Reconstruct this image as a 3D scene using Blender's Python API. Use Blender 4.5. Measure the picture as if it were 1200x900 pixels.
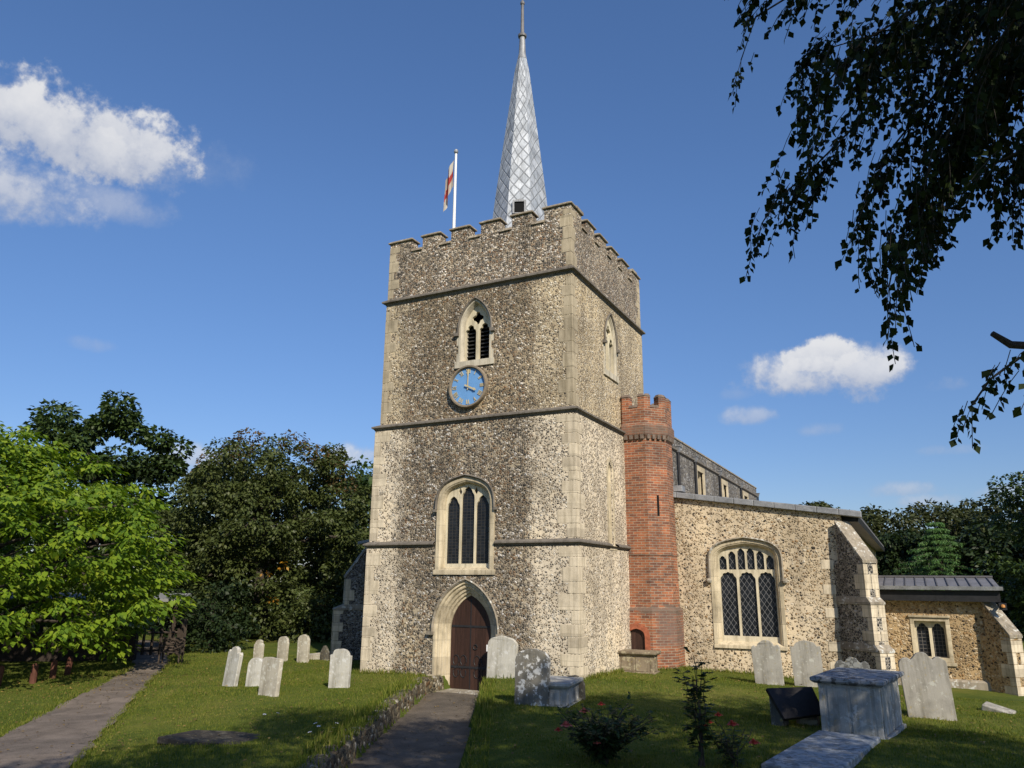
import bpy, bmesh, math, random
import numpy as np
from mathutils import Vector, Matrix
from mathutils.geometry import tessellate_polygon
R = math.radians
for o in list(bpy.data.objects): bpy.data.objects.remove(o)
scene = bpy.context.scene
col = scene.collection
rnd = random.Random(7)

# ------------------------------------------------------------------ camera, sky, sun, exposure
cam_d = bpy.data.cameras.new('camera'); cam = bpy.data.objects.new('camera', cam_d); col.objects.link(cam)
cam_d.sensor_width = 36; cam_d.lens = 26.83; cam_d.clip_end = 2000; cam_d.clip_start = .1
RT = Vector((0.89056097, 0.45478879, 0.00826518)); UP = Vector((0.10756979, -0.22822734, 0.96764716)); FW = Vector((-0.44196142, 0.86085971, 0.2521719))
CAM = Vector((7.22085, -17.67576, 2.71955))
cam.matrix_world = Matrix(((RT.x, UP.x, -FW.x, CAM.x), (RT.y, UP.y, -FW.y, CAM.y), (RT.z, UP.z, -FW.z, CAM.z), (0, 0, 0, 1)))
scene.camera = cam
SUN_EL = R(35); SUN_H = Vector((.743, -.669, 0)).normalized()
SUN = Vector((SUN_H.x*math.cos(SUN_EL), SUN_H.y*math.cos(SUN_EL), math.sin(SUN_EL)))
sd = bpy.data.lights.new('sun', 'SUN'); sd.energy = 5.0; sd.angle = R(.55); sd.color = (1, .91, .77)
so = bpy.data.objects.new('sun', sd); col.objects.link(so); so.rotation_euler = SUN.to_track_quat('Z', 'Y').to_euler(); so.location = (20, -30, 30)
scene.view_settings.view_transform = 'Standard'; scene.view_settings.look = 'None'; scene.view_settings.gamma = 1
scene.view_settings.exposure = 0.22
world = bpy.data.worlds.new('World'); scene.world = world; world.use_nodes = True
SKY_STRENGTH = .112

class NT:
    """small helper to wire shader nodes"""
    def __init__(s, tree): s.t = tree; s.n = tree.nodes; s.l = tree.links
    def node(s, typ, **kw):
        nd = s.n.new(typ)
        for k, v in kw.items(): setattr(nd, k, v)
        return nd
    def put(s, sock, v):
        if isinstance(v, bpy.types.NodeSocket): s.l.new(v, sock)
        elif v is not None:
            if isinstance(v, (tuple, list)) and sock.type == 'RGBA' and len(v) == 3: v = (*v, 1)
            sock.default_value = v
    def math(s, op, a, b=None, c=None, clamp=False):
        nd = s.node('ShaderNodeMath', operation=op, use_clamp=clamp)
        s.put(nd.inputs[0], a); s.put(nd.inputs[1], b); s.put(nd.inputs[2], c)
        return nd.outputs[0]
    def vmath(s, op, a, b=None, scale=None):
        nd = s.node('ShaderNodeVectorMath', operation=op); s.put(nd.inputs[0], a); s.put(nd.inputs[1], b)
        if scale is not None: s.put(nd.inputs['Scale'], scale)
        return nd.outputs['Value'] if op in ('DOT_PRODUCT', 'LENGTH') else nd.outputs[0]
    def ramp(s, fac, stops, const=False):
        nd = s.node('ShaderNodeValToRGB'); cr = nd.color_ramp
        if const: cr.interpolation = 'CONSTANT'
        while len(cr.elements) < len(stops): cr.elements.new(.5)
        for e, (p, c) in zip(cr.elements, stops):
            e.position = p; e.color = (*c, 1) if len(c) == 3 else c
        s.put(nd.inputs[0], fac); return nd.outputs[0]
    def smooth(s, v, a, b):
        nd = s.node('ShaderNodeMapRange', interpolation_type='SMOOTHSTEP')
        s.put(nd.inputs[0], v); nd.inputs[1].default_value = a; nd.inputs[2].default_value = b
        return nd.outputs[0]
    def mix(s, f, a, b, mode='MIX'):
        nd = s.node('ShaderNodeMix', data_type='RGBA', blend_type=mode)
        s.put(nd.inputs[0], f); s.put(nd.inputs[6], a); s.put(nd.inputs[7], b); return nd.outputs[2]
    def noise(s, vec, scale, detail=4, rough=.55, out=0):
        nd = s.node('ShaderNodeTexNoise'); s.put(nd.inputs['Vector'], vec)
        nd.inputs['Scale'].default_value = scale; nd.inputs['Detail'].default_value = detail; nd.inputs['Roughness'].default_value = rough
        return nd.outputs[out]
    def vor(s, vec, scale, feature='F1', rand=1.0):
        nd = s.node('ShaderNodeTexVoronoi', feature=feature); s.put(nd.inputs['Vector'], vec)
        nd.inputs['Scale'].default_value = scale; nd.inputs['Randomness'].default_value = rand; return nd
    def sep(s, v):
        nd = s.node('ShaderNodeSeparateXYZ'); s.put(nd.inputs[0], v); return nd.outputs
    def comb(s, x, y, z):
        nd = s.node('ShaderNodeCombineXYZ')
        for i, v in enumerate((x, y, z)): s.put(nd.inputs[i], v)
        return nd.outputs[0]
    def bump(s, h, strength, dist):
        nd = s.node('ShaderNodeBump'); s.put(nd.inputs['Height'], h); nd.inputs['Strength'].default_value = strength; nd.inputs['Distance'].default_value = dist
        return nd.outputs[0]

# sky: Nishita with a few real fair-weather cumulus by direction
w = NT(world.node_tree); w.n.clear()
sky = w.node('ShaderNodeTexSky', sky_type='NISHITA', sun_disc=False, sun_elevation=SUN_EL, sun_rotation=math.atan2(SUN_H.x, SUN_H.y))
sky.air_density = 1.0; sky.dust_density = .35; sky.ozone_density = 3.5; sky.altitude = 100
dirv = w.vmath('NORMALIZE', w.node('ShaderNodeTexCoord').outputs['Generated'])
n1 = w.noise(dirv, 11, 8, .58); n2 = w.noise(dirv, 30, 7, .62)
nz = w.math('ADD', w.math('MULTIPLY', w.math('SUBTRACT', n1, .5), 2.6), w.math('MULTIPLY', w.math('SUBTRACT', n2, .5), 1.9))
CL = [  # direction, half width, half height, softness, opacity
    ((-.755, .45, .470), .150, .064, .5, .97), ((-.81, .42, .485), .13, .066, .5, 1.0), ((-.705, .48, .445), .085, .050, .9, .9), ((-.815, .40, .405), .11, .055, .9, .85), ((-.745, .47, .400), .10, .028, 1.2, .5), ((-.665, .545, .455), .06, .04, 1.4, .3),
    ((-.085, .97, .248), .108, .044, .8, .95), ((-.075, .97, .268), .06, .034, .45, 1.0), ((-.035, .97, .245), .07, .046, .7, .95), ((-.125, .97, .256), .055, .034, .8, .9), ((-.162, .97, .205), .045, .017, .9, .55), ((-.085, .98, .183), .034, .012, 1.2, .35),
    ((.062, .99, .228), .03, .016, 1., .38), ((-.81, .52, .26), .035, .012, 1.2, .3), ((-.615, .77, .152), .05, .026, .8, .8), ((-.75, .64, .14), .06, .03, .8, .7), ((.045, .99, .150), .05, .010, 1.2, .38), ((.0, .99, .108), .06, .014, 1., .55), ((.02, .99, .093), .05, .012, 1., .55), ((.11, .99, .10), .05, .012, 1., .5), ((-.17, .97, .235), .03, .012, 1.2, .25)]
mask = None; shade = None
for d, sw, sh, soft, op in CL:
    d = Vector(d).normalized(); r = d.cross(Vector((0, 0, 1))).normalized(); u = r.cross(d)
    a = w.math('DIVIDE', w.vmath('DOT_PRODUCT', dirv, tuple(r)), sw)
    b = w.math('DIVIDE', w.vmath('DOT_PRODUCT', dirv, tuple(u)), sh)
    bb = w.math('ADD', w.math('MAXIMUM', b, 0), w.math('MULTIPLY', w.math('MINIMUM', b, 0), 1.25))
    f = w.math('SUBTRACT', 1.0, w.math('ADD', w.math('MULTIPLY', a, a), w.math('MULTIPLY', bb, bb)))
    f = w.math('ADD', f, nz)
    front = w.math('GREATER_THAN', w.vmath('DOT_PRODUCT', dirv, tuple(d)), .5)
    m = w.math('MULTIPLY', w.math('MULTIPLY', w.smooth(f, .15, .15+soft*1.1), op), front)
    s_ = w.math('MULTIPLY', m, w.smooth(w.math('ADD', b, w.math('MULTIPLY', nz, .7)), -.9, .75))
    mask = m if mask is None else w.math('MAXIMUM', mask, m)
    shade = s_ if shade is None else w.math('MAXIMUM', shade, s_)
skyg = w.node('ShaderNodeHueSaturation'); skyg.inputs['Saturation'].default_value = 1.10; w.put(skyg.inputs['Color'], sky.outputs[0])
skyc = w.mix(1.0, skyg.outputs[0], (SKY_STRENGTH*.99, SKY_STRENGTH*.985, SKY_STRENGTH*1.08), 'MULTIPLY')
skyc = w.mix(1.0, skyc, w.ramp(w.sep(dirv)[2], [(0, (.60, .60, .66)), (.18, (.74, .75, .79)), (.45, (1.0, 1.0, 1.0)), (.8, (1.12, 1.12, 1.12))]), 'MULTIPLY')
cloudc = w.mix(shade, (.36, .40, .50), (.69, .69, .70))
fin = w.mix(w.math('MULTIPLY', mask, .93), skyc, cloudc)
bg = w.node('ShaderNodeBackground'); w.put(bg.inputs[0], fin); bg.inputs[1].default_value = 1.0
w.l.new(bg.outputs[0], w.node('ShaderNodeOutputWorld').inputs[0])

# ------------------------------------------------------------------ mesh helpers
class MB:
    def __init__(s): s.v = []; s.f = []; s.uv = {}
    def add(s, vs, fs, uvs=None):
        b = len(s.v); s.v += [tuple(v) for v in vs]
        for i, f in enumerate(fs):
            if uvs: s.uv[len(s.f)] = uvs[i]
            s.f.append([b+k for k in f])
        return s
    def box(s, x0, x1, y0, y1, z0, z1):
        return s.hexa([(x0,y0,z0),(x1,y0,z0),(x1,y1,z0),(x0,y1,z0),(x0,y0,z1),(x1,y0,z1),(x1,y1,z1),(x0,y1,z1)])
    def hexa(s, p):
        return s.add(p, [(0,3,2,1),(4,5,6,7),(0,1,5,4),(1,2,6,5),(2,3,7,6),(3,0,4,7)])
    def prism(s, poly, fn, d0, d1):
        n = len(poly)
        vs = [fn(u, v, d0) for u, v in poly]+[fn(u, v, d1) for u, v in poly]
        return s.add(vs, [list(range(n)), list(range(2*n-1, n-1, -1))]+[(i, (i+1) % n, n+(i+1) % n, n+i) for i in range(n)])
    def plate(s, outline, holes, fn, d0, d1):
        loops = [outline]+holes
        flat = [p for L in loops for p in L]; n = len(flat)
        tris = tessellate_polygon([[Vector((u, v, 0)) for u, v in L] for L in loops])
        vs = [fn(u, v, d0) for u, v in flat]+[fn(u, v, d1) for u, v in flat]
        fs = [tuple(t) for t in tris]+[tuple(n+i for i in reversed(t)) for t in tris]
        k = 0
        for L in loops:
            m = len(L)
            fs += [(k+i, k+(i+1) % m, n+k+(i+1) % m, n+k+i) for i in range(m)]; k += m
        return s.add(vs, fs)
    def loft(s, rings, closed=False, cap=False):
        b = [p for r in rings for p in r]; m = len(rings[0]); fs = []
        for i in range(len(rings)-1):
            for j in range(m if closed else m-1):
                j2 = (j+1) % m; fs.append((i*m+j, i*m+j2, (i+1)*m+j2, (i+1)*m+j))
        if cap: fs += [list(range(m-1, -1, -1)), [(len(rings)-1)*m+j for j in range(m)]]
        return s.add(b, fs)
    def tube(s, pts, rad, n=6, cap=True):
        pts = [Vector(p) for p in pts]; rings = []
        rads = rad if isinstance(rad, (list, tuple)) else [rad]*len(pts)
        for i, p in enumerate(pts):
            t = (pts[min(i+1, len(pts)-1)]-pts[max(i-1, 0)]).normalized()
            a = t.cross(Vector((0, 0, 1)) if abs(t.z) < .9 else Vector((1, 0, 0))).normalized(); c = t.cross(a)
            rings.append([p+(a*math.cos(k*2*math.pi/n)+c*math.sin(k*2*math.pi/n))*rads[i] for k in range(n)])
        return s.loft(rings, True, cap)
    def lathe(s, prof, cx, cy, n=16, rot=0):
        return s.loft([[(cx+r*math.cos(rot+k*2*math.pi/n), cy+r*math.sin(rot+k*2*math.pi/n), z) for k in range(n)] for r, z in prof], True, True)
    def xf(s, M):
        s.v = [tuple(M @ Vector(v)) for v in s.v]; return s
    def build(s, name, m, parent=None, bevel=0, smooth=False, recalc=True, loc=None):
        me = bpy.data.meshes.new(name); me.from_pydata(s.v, [], s.f)
        bm = bmesh.new(); bm.from_mesh(me)
        if s.uv:
            ul = bm.loops.layers.uv.new('UVMap'); bm.faces.ensure_lookup_table()
            for i, uv in s.uv.items():
                for lp, c in zip(bm.faces[i].loops, uv): lp[ul].uv = c
        if recalc: bmesh.ops.recalc_face_normals(bm, faces=bm.faces)
        bm.to_mesh(me); bm.free()
        if smooth: me.shade_smooth()
        me.materials.append(m)
        o = bpy.data.objects.new(name, me); col.objects.link(o)
        if parent is not None:
            o.parent = parent; o.location = -WORLD_LOC.get(parent.name, Vector((0, 0, 0)))
        if loc is not None: o.location = loc
        if bevel:
            b = o.modifiers.new('bevel', 'BEVEL'); b.width = bevel; b.segments = 2; b.limit_method = 'ANGLE'; b.angle_limit = R(35)
        return o
WORLD_LOC = {}      # things whose parts are authored in world coordinates
def thing(name, label, cat, loc=(0,0,0), group=None, world=True, rotz=0):
    o = bpy.data.objects.new(name, None); col.objects.link(o); o.location = loc; o.rotation_euler = (0, 0, rotz)
    o['label'] = label; o['category'] = cat; o.empty_display_size = .3
    if group: o['group'] = group
    if world: WORLD_LOC[o.name] = Vector(loc)
    return o
def tag(o, label, cat, group=None, kind=None):
    o['label'] = label; o['category'] = cat
    if group: o['group'] = group
    if kind: o['kind'] = kind
    return o
def sub(o, parent):      # o was authored in world coordinates like its parent part
    o.parent = parent; o.location = (0, 0, 0); return o
def cut(o, mb):
    c = mb.build('cutter', o.data.materials[0])
    c.location = o.location; c.parent = o.parent
    bpy.context.view_layer.update()
    md = o.modifiers.new('cut', 'BOOLEAN'); md.object = c; md.operation = 'DIFFERENCE'; md.solver = 'EXACT'
    bpy.context.view_layer.update()
    dg = bpy.context.evaluated_depsgraph_get()
    me = bpy.data.meshes.new_from_object(o.evaluated_get(dg)); o.modifiers.clear(); o.data = me
    bpy.data.objects.remove(c)
def Wf(Y): return lambda u, v, w_: (u, Y+w_, v)          # face looking west (towards -y)
def Sf(X): return lambda u, v, w_: (X-w_, u, v)          # face looking south (towards +x)

def arch(cx, a, sill, spring, apex, n=10, kind='pointed'):
    """open path: bottom left, up, over, down to bottom right"""
    h = apex-spring; P = []
    if kind == 'pointed':
        Rr = (a*a+h*h)/(2*a); c = Rr-a; th = math.atan2(h, c)
        for i in range(n+1):
            t = th*i/n; P.append((c-Rr*math.cos(t), Rr*math.sin(t)))
    else:   # four-centred / flat
        p0, p1, p2, p3 = (-a, 0), (-a, h*.75), (-a*.62, h*.86), (0, h)
        for i in range(n+1):
            t = i/n; P.append(tuple((1-t)**3*p0[k]+3*(1-t)**2*t*p1[k]+3*(1-t)*t*t*p2[k]+t**3*p3[k] for k in (0, 1)))
    L = [(cx-a, sill)]+[(cx+x, spring+z) for x, z in P]
    Rr_ = [(cx-x, spring+z) for x, z in reversed(P[:-1])]+[(cx+a, sill)]
    return L+Rr_
def offset(path, d):
    """inward offset of an open arch path (positive shrinks)"""
    n = len(path); out = []
    for i in range(n):
        p = Vector(path[i]); e = []
        if i > 0: e.append((p-Vector(path[i-1])).normalized())
        if i < n-1: e.append((Vector(path[i+1])-p).normalized())
        nn = [Vector((t.y, -t.x)) for t in e]
        m = sum(nn, Vector((0, 0))).normalized(); k = max(.35, m.dot(nn[0]))
        q = p+m*d/k; out.append((q.x, q.y))
    return out
def ring(mb, path, prof, fn):
    mb.loft([[fn(u, v, w_) for u, v in offset(path, d)] for d, w_ in prof]); return mb
def foil_head(cx, a, sill, spring, apex, n=24, cusps=(50, 130), depth=.22):
    """a window light with a cusped head, closed outline"""
    P = [(cx-a, sill)]
    h = apex-spring; Rr = (a*a+h*h)/(2*a)
    for i in range(n+1):
        t = math.pi*(1-i/n); dx, dz = math.cos(t), math.sin(t)
        # distance to pointed arch along this direction
        cc = (a-Rr) if dx > 0 else (Rr-a)
        bq = dx*cc; rr = bq+math.sqrt(max(0, bq*bq-cc*cc+Rr*Rr))
        k = max([0]+[1-abs(math.degrees(t)-q)/17 for q in cusps])
        P.append((cx+dx*rr*(1-depth*k), spring+dz*rr*(1-depth*k)))
    P.append((cx+a, sill)); return P
# ------------------------------------------------------------------ materials
def mat(name):
    m = bpy.data.materials.new(name); m.use_nodes = True; t = NT(m.node_tree); t.n.clear()
    p = t.node('ShaderNodeBsdfPrincipled'); t.l.new(p.outputs[0], t.node('ShaderNodeOutputMaterial').inputs[0])
    p.inputs['Roughness'].default_value = .85; p.inputs['Specular IOR Level'].default_value = .25
    return m, t, p
def simple(name, c, rough=.7, var=.25, scale=3, metal=0, bump=.0, spec=.25, c2=None):
    m, t, p = mat(name); v = t.node('ShaderNodeTexCoord').outputs['Object']
    n = t.noise(v, scale, 6, .6); n2 = t.noise(v, scale*9, 4, .6)
    k = t.math('ADD', t.math('MULTIPLY', n, .6), t.math('MULTIPLY', n2, .4))
    lo = c2 or tuple(x*(1-var) for x in c)
    t.put(p.inputs['Base Color'], t.ramp(k, [(.35, lo), (.65, tuple(min(1, x*(1+var)) for x in c))]))
    p.inputs['Roughness'].default_value = rough; p.inputs['Metallic'].default_value = metal; p.inputs['Specular IOR Level'].default_value = spec
    if bump: t.put(p.inputs['Normal'], t.bump(n2, bump, .02))
    return m
FLINT = [(0, (.055, .05, .045)), (.12, (.12, .10, .08)), (.25, (.075, .068, .06)), (.38, (.23, .165, .105)), (.50, (.15, .125, .10)), (.60, (.31, .255, .185)), (.72, (.46, .41, .34)), (.82, (.17, .10, .055)), (.91, (.56, .53, .49))]
PALE = [(0, (.06, .052, .045)), (.10, (.15, .115, .08)), (.20, (.34, .27, .18)), (.40, (.46, .38, .26)), (.56, (.26, .19, .115)), (.68, (.50, .44, .34)), (.82, (.34, .22, .11)), (.9, (.62, .57, .48))]
def flint(name, mortar, pal, cover, scale=16, keep=1.0, alt=None, mask=None, tint=(1, 1, 1), patch=.10, stain=.3):
    """rubble flint in mortar. cover: mortar joint threshold; keep: share of cells holding a stone; alt=(mortar,pal,cover,keep) where mask is 1"""
    m, t, p = mat(name); v = t.node('ShaderNodeTexCoord').outputs['Object']
    wob = t.vmath('SCALE', t.vmath('SUBTRACT', t.noise(v, 7, 3, .6, 1), (.5, .5, .5)), scale=.07)
    vv = t.vmath('MULTIPLY', t.vmath('ADD', v, wob), (1, 1, 1.25))
    F = t.vor(vv, scale); E = t.vor(vv, scale, 'DISTANCE_TO_EDGE')
    rr = t.node('ShaderNodeSeparateColor'); t.put(rr.inputs[0], F.outputs['Color'])
    big = t.noise(v, .55, 5, .6); med = t.noise(v, 2.2, 5, .6); fine = t.noise(v, 60, 4, .65)
    def layer(mortar, pal, cover, keep):
        st = t.ramp(rr.outputs[0], pal, True)
        st = t.mix(.5, st, t.mix(t.smooth(fine, .35, .65), (.72, .72, .72), (1.25, 1.25, 1.25)), 'MULTIPLY') if False else t.mix(1, st, t.mix(fine, (.62, .62, .62), (1.38, 1.38, 1.38)), 'MULTIPLY')
        ed = t.math('ADD', E.outputs['Distance'], t.math('MULTIPLY', t.math('SUBTRACT', med, .5), .16))
        k = t.smooth(ed, cover-.02, cover+.035)
        k = t.math('MULTIPLY', k, t.math('LESS_THAN', t.math('ADD', rr.outputs[1], t.math('MULTIPLY', t.math('SUBTRACT', big, .5), .9)), keep))
        mo = t.mix(fine, tuple(x*.78 for x in mortar), tuple(x*1.16 for x in mortar))
        return t.mix(k, mo, st), k
    c, k = layer(mortar, pal, cover, keep)
    if alt:
        c2, k2 = layer(*alt); mk = mask(t, v, med)
        c = t.mix(mk, c, c2); k = t.math('ADD', t.math('MULTIPLY', k, t.math('SUBTRACT', 1, mk)), t.math('MULTIPLY', k2, mk))
    z = t.sep(v)[2]
    streak = t.noise(t.vmath('MULTIPLY', v, (1.6, 1.6, .22)), 1.5, 6, .65)
    c = t.mix(1, c, t.ramp(big, [(.3, (1-stain, 1-stain*1.05, 1-stain*1.15)), (.55, (1, 1, 1)), (.75, (1.12, 1.08, .98))]), 'MULTIPLY')
    c = t.mix(1, c, t.ramp(streak, [(.3, (.66, .65, .64)), (.5, (1, 1, 1)), (.7, (1.1, 1.08, 1.04))]), 'MULTIPLY')
    c = t.mix(1, c, tint, 'MULTIPLY')
    t.put(p.inputs['Base Color'], c)
    t.put(p.inputs['Roughness'], t.math('SUBTRACT', .95, t.math('MULTIPLY', k, .4)))
    h = t.math('ADD', t.math('MULTIPLY', t.math('MULTIPLY', k, t.math('MINIMUM', E.outputs['Distance'], .35)), 1.6), t.math('MULTIPLY', fine, .2))
    t.put(p.inputs['Normal'], t.bump(h, 1.0, .05))
    return m
def west_mask(x0, x1, ymax, soft=.25):
    def f(t, v, med):
        x, y, z = t.sep(v)[:3]
        xx = t.math('ADD', x, t.math('MULTIPLY', t.math('SUBTRACT', med, .5), soft*5))
        inner = t.math('MULTIPLY', t.smooth(xx, x0-soft, x0+soft), t.smooth(xx, x1+soft, x1-soft))
        return t.math('MULTIPLY', inner, t.math('LESS_THAN', y, ymax))
    return f
PALEG = [(0, (.09, .08, .07)), (.10, (.22, .185, .14)), (.24, (.44, .38, .285)), (.40, (.16, .13, .10)), (.50, (.33, .26, .18)), (.62, (.55, .50, .41)), (.76, (.22, .17, .115)), (.88, (.66, .62, .54))]
TAN = (.50, .42, .29); BUFF = (.66, .56, .415)
DARKF = ((.40, .335, .235), FLINT, .055, .97)
M = {}
M['stage1'] = flint('flint_tower_base', (.71, .61, .46), PALEG, .115, keep=.80, alt=DARKF, mask=west_mask(-5.3, -1.25, .6))
M['stage2'] = flint('flint_tower_middle', (.70, .60, .45), PALEG, .105, keep=.82, alt=DARKF, mask=west_mask(-5.35, -1.3, .6))
M['stage3'] = flint('flint_tower_upper', (.50, .42, .29), PALEG, .09, keep=.88, alt=((.30, .25, .175), FLINT, .07, .95), mask=west_mask(-5.5, -1.25, .6), tint=(1.12, 1.09, 1.03))
M['parapet'] = flint('flint_parapet', (.33, .29, .22), FLINT, .06, keep=.97, tint=(1.30, 1.26, 1.22))
M['aisle'] = flint('flint_aisle', BUFF, PALE, .10, scale=14, keep=.74, tint=(1.0, .97, .91))
M['porch'] = flint('flint_porch', (.48, .38, .24), PALE, .09, scale=13, keep=.9, tint=(1.02, .92, .78))
M['knapped'] = flint('flint_knapped', (.42, .38, .31), [(0, (.03, .03, .032)), (.25, (.06, .058, .058)), (.45, (.12, .11, .10)), (.6, (.045, .045, .047)), (.75, (.20, .18, .155)), (.9, (.42, .40, .37))], .07, scale=14)
M['clere'] = flint('flint_clerestory', (.27, .245, .205), [(0, (.055, .052, .05)), (.25, (.11, .10, .09)), (.45, (.19, .175, .15)), (.6, (.09, .082, .075)), (.75, (.25, .24, .23)), (.9, (.4, .4, .39))], .05, scale=13)
M['rubble'] = flint('flint_bank', (.22, .20, .15), FLINT, .06, scale=9, tint=(.66, .64, .56))

def stone(name, c, stain=.5, block=None, lichen=0, moss=0, spot=(.55, .55, .5)):
    m, t, p = mat(name); v = t.node('ShaderNodeTexCoord').outputs['Object']
    big = t.noise(v, 1.1, 6, .62); med = t.noise(v, 5, 5, .6); fine = t.noise(v, 70, 4, .65)
    k = t.math('ADD', t.math('MULTIPLY', big, .65), t.math('MULTIPLY', med, .35))
    cc = t.ramp(k, [(.30, tuple(x*(1-stain) for x in c)), (.5, c), (.72, tuple(min(.85, x*1.15) for x in c))])
    cc = t.mix(1, cc, t.mix(fine, (.8, .8, .8), (1.2, 1.2, 1.2)), 'MULTIPLY')
    streak = t.noise(t.vmath('MULTIPLY', v, (5, 5, .5)), 2, 5, .65)
    cc = t.mix(1, cc, t.ramp(streak, [(.34, (.66, .65, .62)), (.56, (1, 1, 1))]), 'MULTIPLY')
    if lichen:
        L = t.noise(v, 9, 6, .7); L2 = t.noise(t.vmath('ADD', v, (3, 1, 7)), 3, 3, .5)
        mk = t.smooth(t.math('ADD', L, t.math('MULTIPLY', L2, .35)), .80-lichen*.22, .86-lichen*.22)
        cc = t.mix(t.math('MULTIPLY', mk, .85), cc, spot)
        L3 = t.noise(t.vmath('ADD', v, (9, 4, 2)), 14, 5, .7)
        cc = t.mix(t.math('MULTIPLY', t.smooth(L3, .60, .68), .6), cc, (.34, .26, .07))
    if block:
        z = t.sep(v)[2]; f = t.math('FRACT', t.math('DIVIDE', z, block))
        j = t.math('LESS_THAN', f, .035)
        cc = t.mix(t.math('MULTIPLY', j, .45), cc, (.22, .19, .14))
        wn = t.node('ShaderNodeTexWhiteNoise', noise_dimensions='1D'); t.put(wn.inputs['W'], t.math('FLOOR', t.math('DIVIDE', z, block)))
        cc = t.mix(1, cc, t.mix(wn.outputs[0], (.82, .80, .77), (1.1, 1.08, 1.04)), 'MULTIPLY')
    t.put(p.inputs['Base Color'], cc); p.inputs['Roughness'].default_value = .9
    t.put(p.inputs['Normal'], t.bump(t.math('ADD', med, t.math('MULTIPLY', fine, .5)), .5, .012))
    return m
M['ashlar'] = stone('limestone_quoin', (.60, .525, .40), .42, .31)
M['ashlar_top'] = stone('limestone_quoin_weathered', (.43, .37, .265), .35, .33)
M['dress'] = stone('limestone_dressing', (.53, .46, .33), .5, .42)
M['dress_pale'] = stone('limestone_tracery', (.60, .53, .38), .25)
M['dress_grey'] = stone('limestone_belfry', (.50, .45, .35), .4)
M['string'] = stone('weathered_string_course', (.17, .15, .125), .5)
M['coping'] = stone('weathered_coping', (.27, .225, .165), .5, None, .35, spot=(.4, .36, .28))
M['weather'] = stone('weathered_buttress_stone', (.30, .26, .20), .55, None, .3)

def brick():
    m, t, p = mat('red_brick'); uv = t.node('ShaderNodeUVMap').outputs[0]
    ob = t.node('ShaderNodeTexCoord').outputs['Object']
    b = t.node('ShaderNodeTexBrick'); t.put(b.inputs['Vector'], uv)
    b.inputs['Scale'].default_value = 1; b.inputs['Brick Width'].default_value = .225; b.inputs['Row Height'].default_value = .072
    b.inputs['Mortar Size'].default_value = .0085; b.inputs['Mortar Smooth'].default_value = .2; b.inputs['Bias'].default_value = -.1
    b.inputs['Color1'].default_value = (.30, .112, .052, 1); b.inputs['Color2'].default_value = (.145, .062, .04, 1); b.inputs['Mortar'].default_value = (.30, .25, .185, 1)
    big = t.noise(ob, .9, 5, .65); fine = t.noise(ob, 45, 4, .6); med = t.noise(t.vmath('MULTIPLY', ob, (1, 1, 2.5)), 3, 5, .65)
    c = t.mix(1, b.outputs[0], t.ramp(big, [(.32, (.62, .66, .72)), (.5, (1, 1, 1)), (.68, (1.35, 1.18, 1.1))]), 'MULTIPLY')
    c = t.mix(1, c, t.ramp(med, [(.34, (.62, .66, .72)), (.52, (1, 1, 1)), (.7, (1.15, 1.1, 1.05))]), 'MULTIPLY')
    c = t.mix(1, c, t.mix(fine, (.75, .75, .75), (1.25, 1.25, 1.25)), 'MULTIPLY')
    z = t.sep(ob)[2]
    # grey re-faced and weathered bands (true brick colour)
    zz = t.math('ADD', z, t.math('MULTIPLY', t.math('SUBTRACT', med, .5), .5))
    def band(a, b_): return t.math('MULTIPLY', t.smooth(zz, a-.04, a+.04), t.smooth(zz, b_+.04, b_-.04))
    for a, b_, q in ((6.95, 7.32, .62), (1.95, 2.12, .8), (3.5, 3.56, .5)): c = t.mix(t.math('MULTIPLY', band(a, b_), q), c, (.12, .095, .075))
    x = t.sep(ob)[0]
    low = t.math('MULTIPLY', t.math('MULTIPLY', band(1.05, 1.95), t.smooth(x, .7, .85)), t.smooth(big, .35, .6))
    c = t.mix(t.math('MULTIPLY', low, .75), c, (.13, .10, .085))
    t.put(p.inputs['Base Color'], c)
    h = t.math('ADD', t.math('MULTIPLY', t.math('SUBTRACT', 1, b.outputs[1]), 1), t.math('MULTIPLY', fine, .3))
    t.put(p.inputs['Normal'], t.bump(h, .6, .01)); return m
M['brick'] = brick()
M['brickcap'] = simple('tile_capping', (.15, .115, .09), .9, .4, 5, bump=.5)
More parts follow.
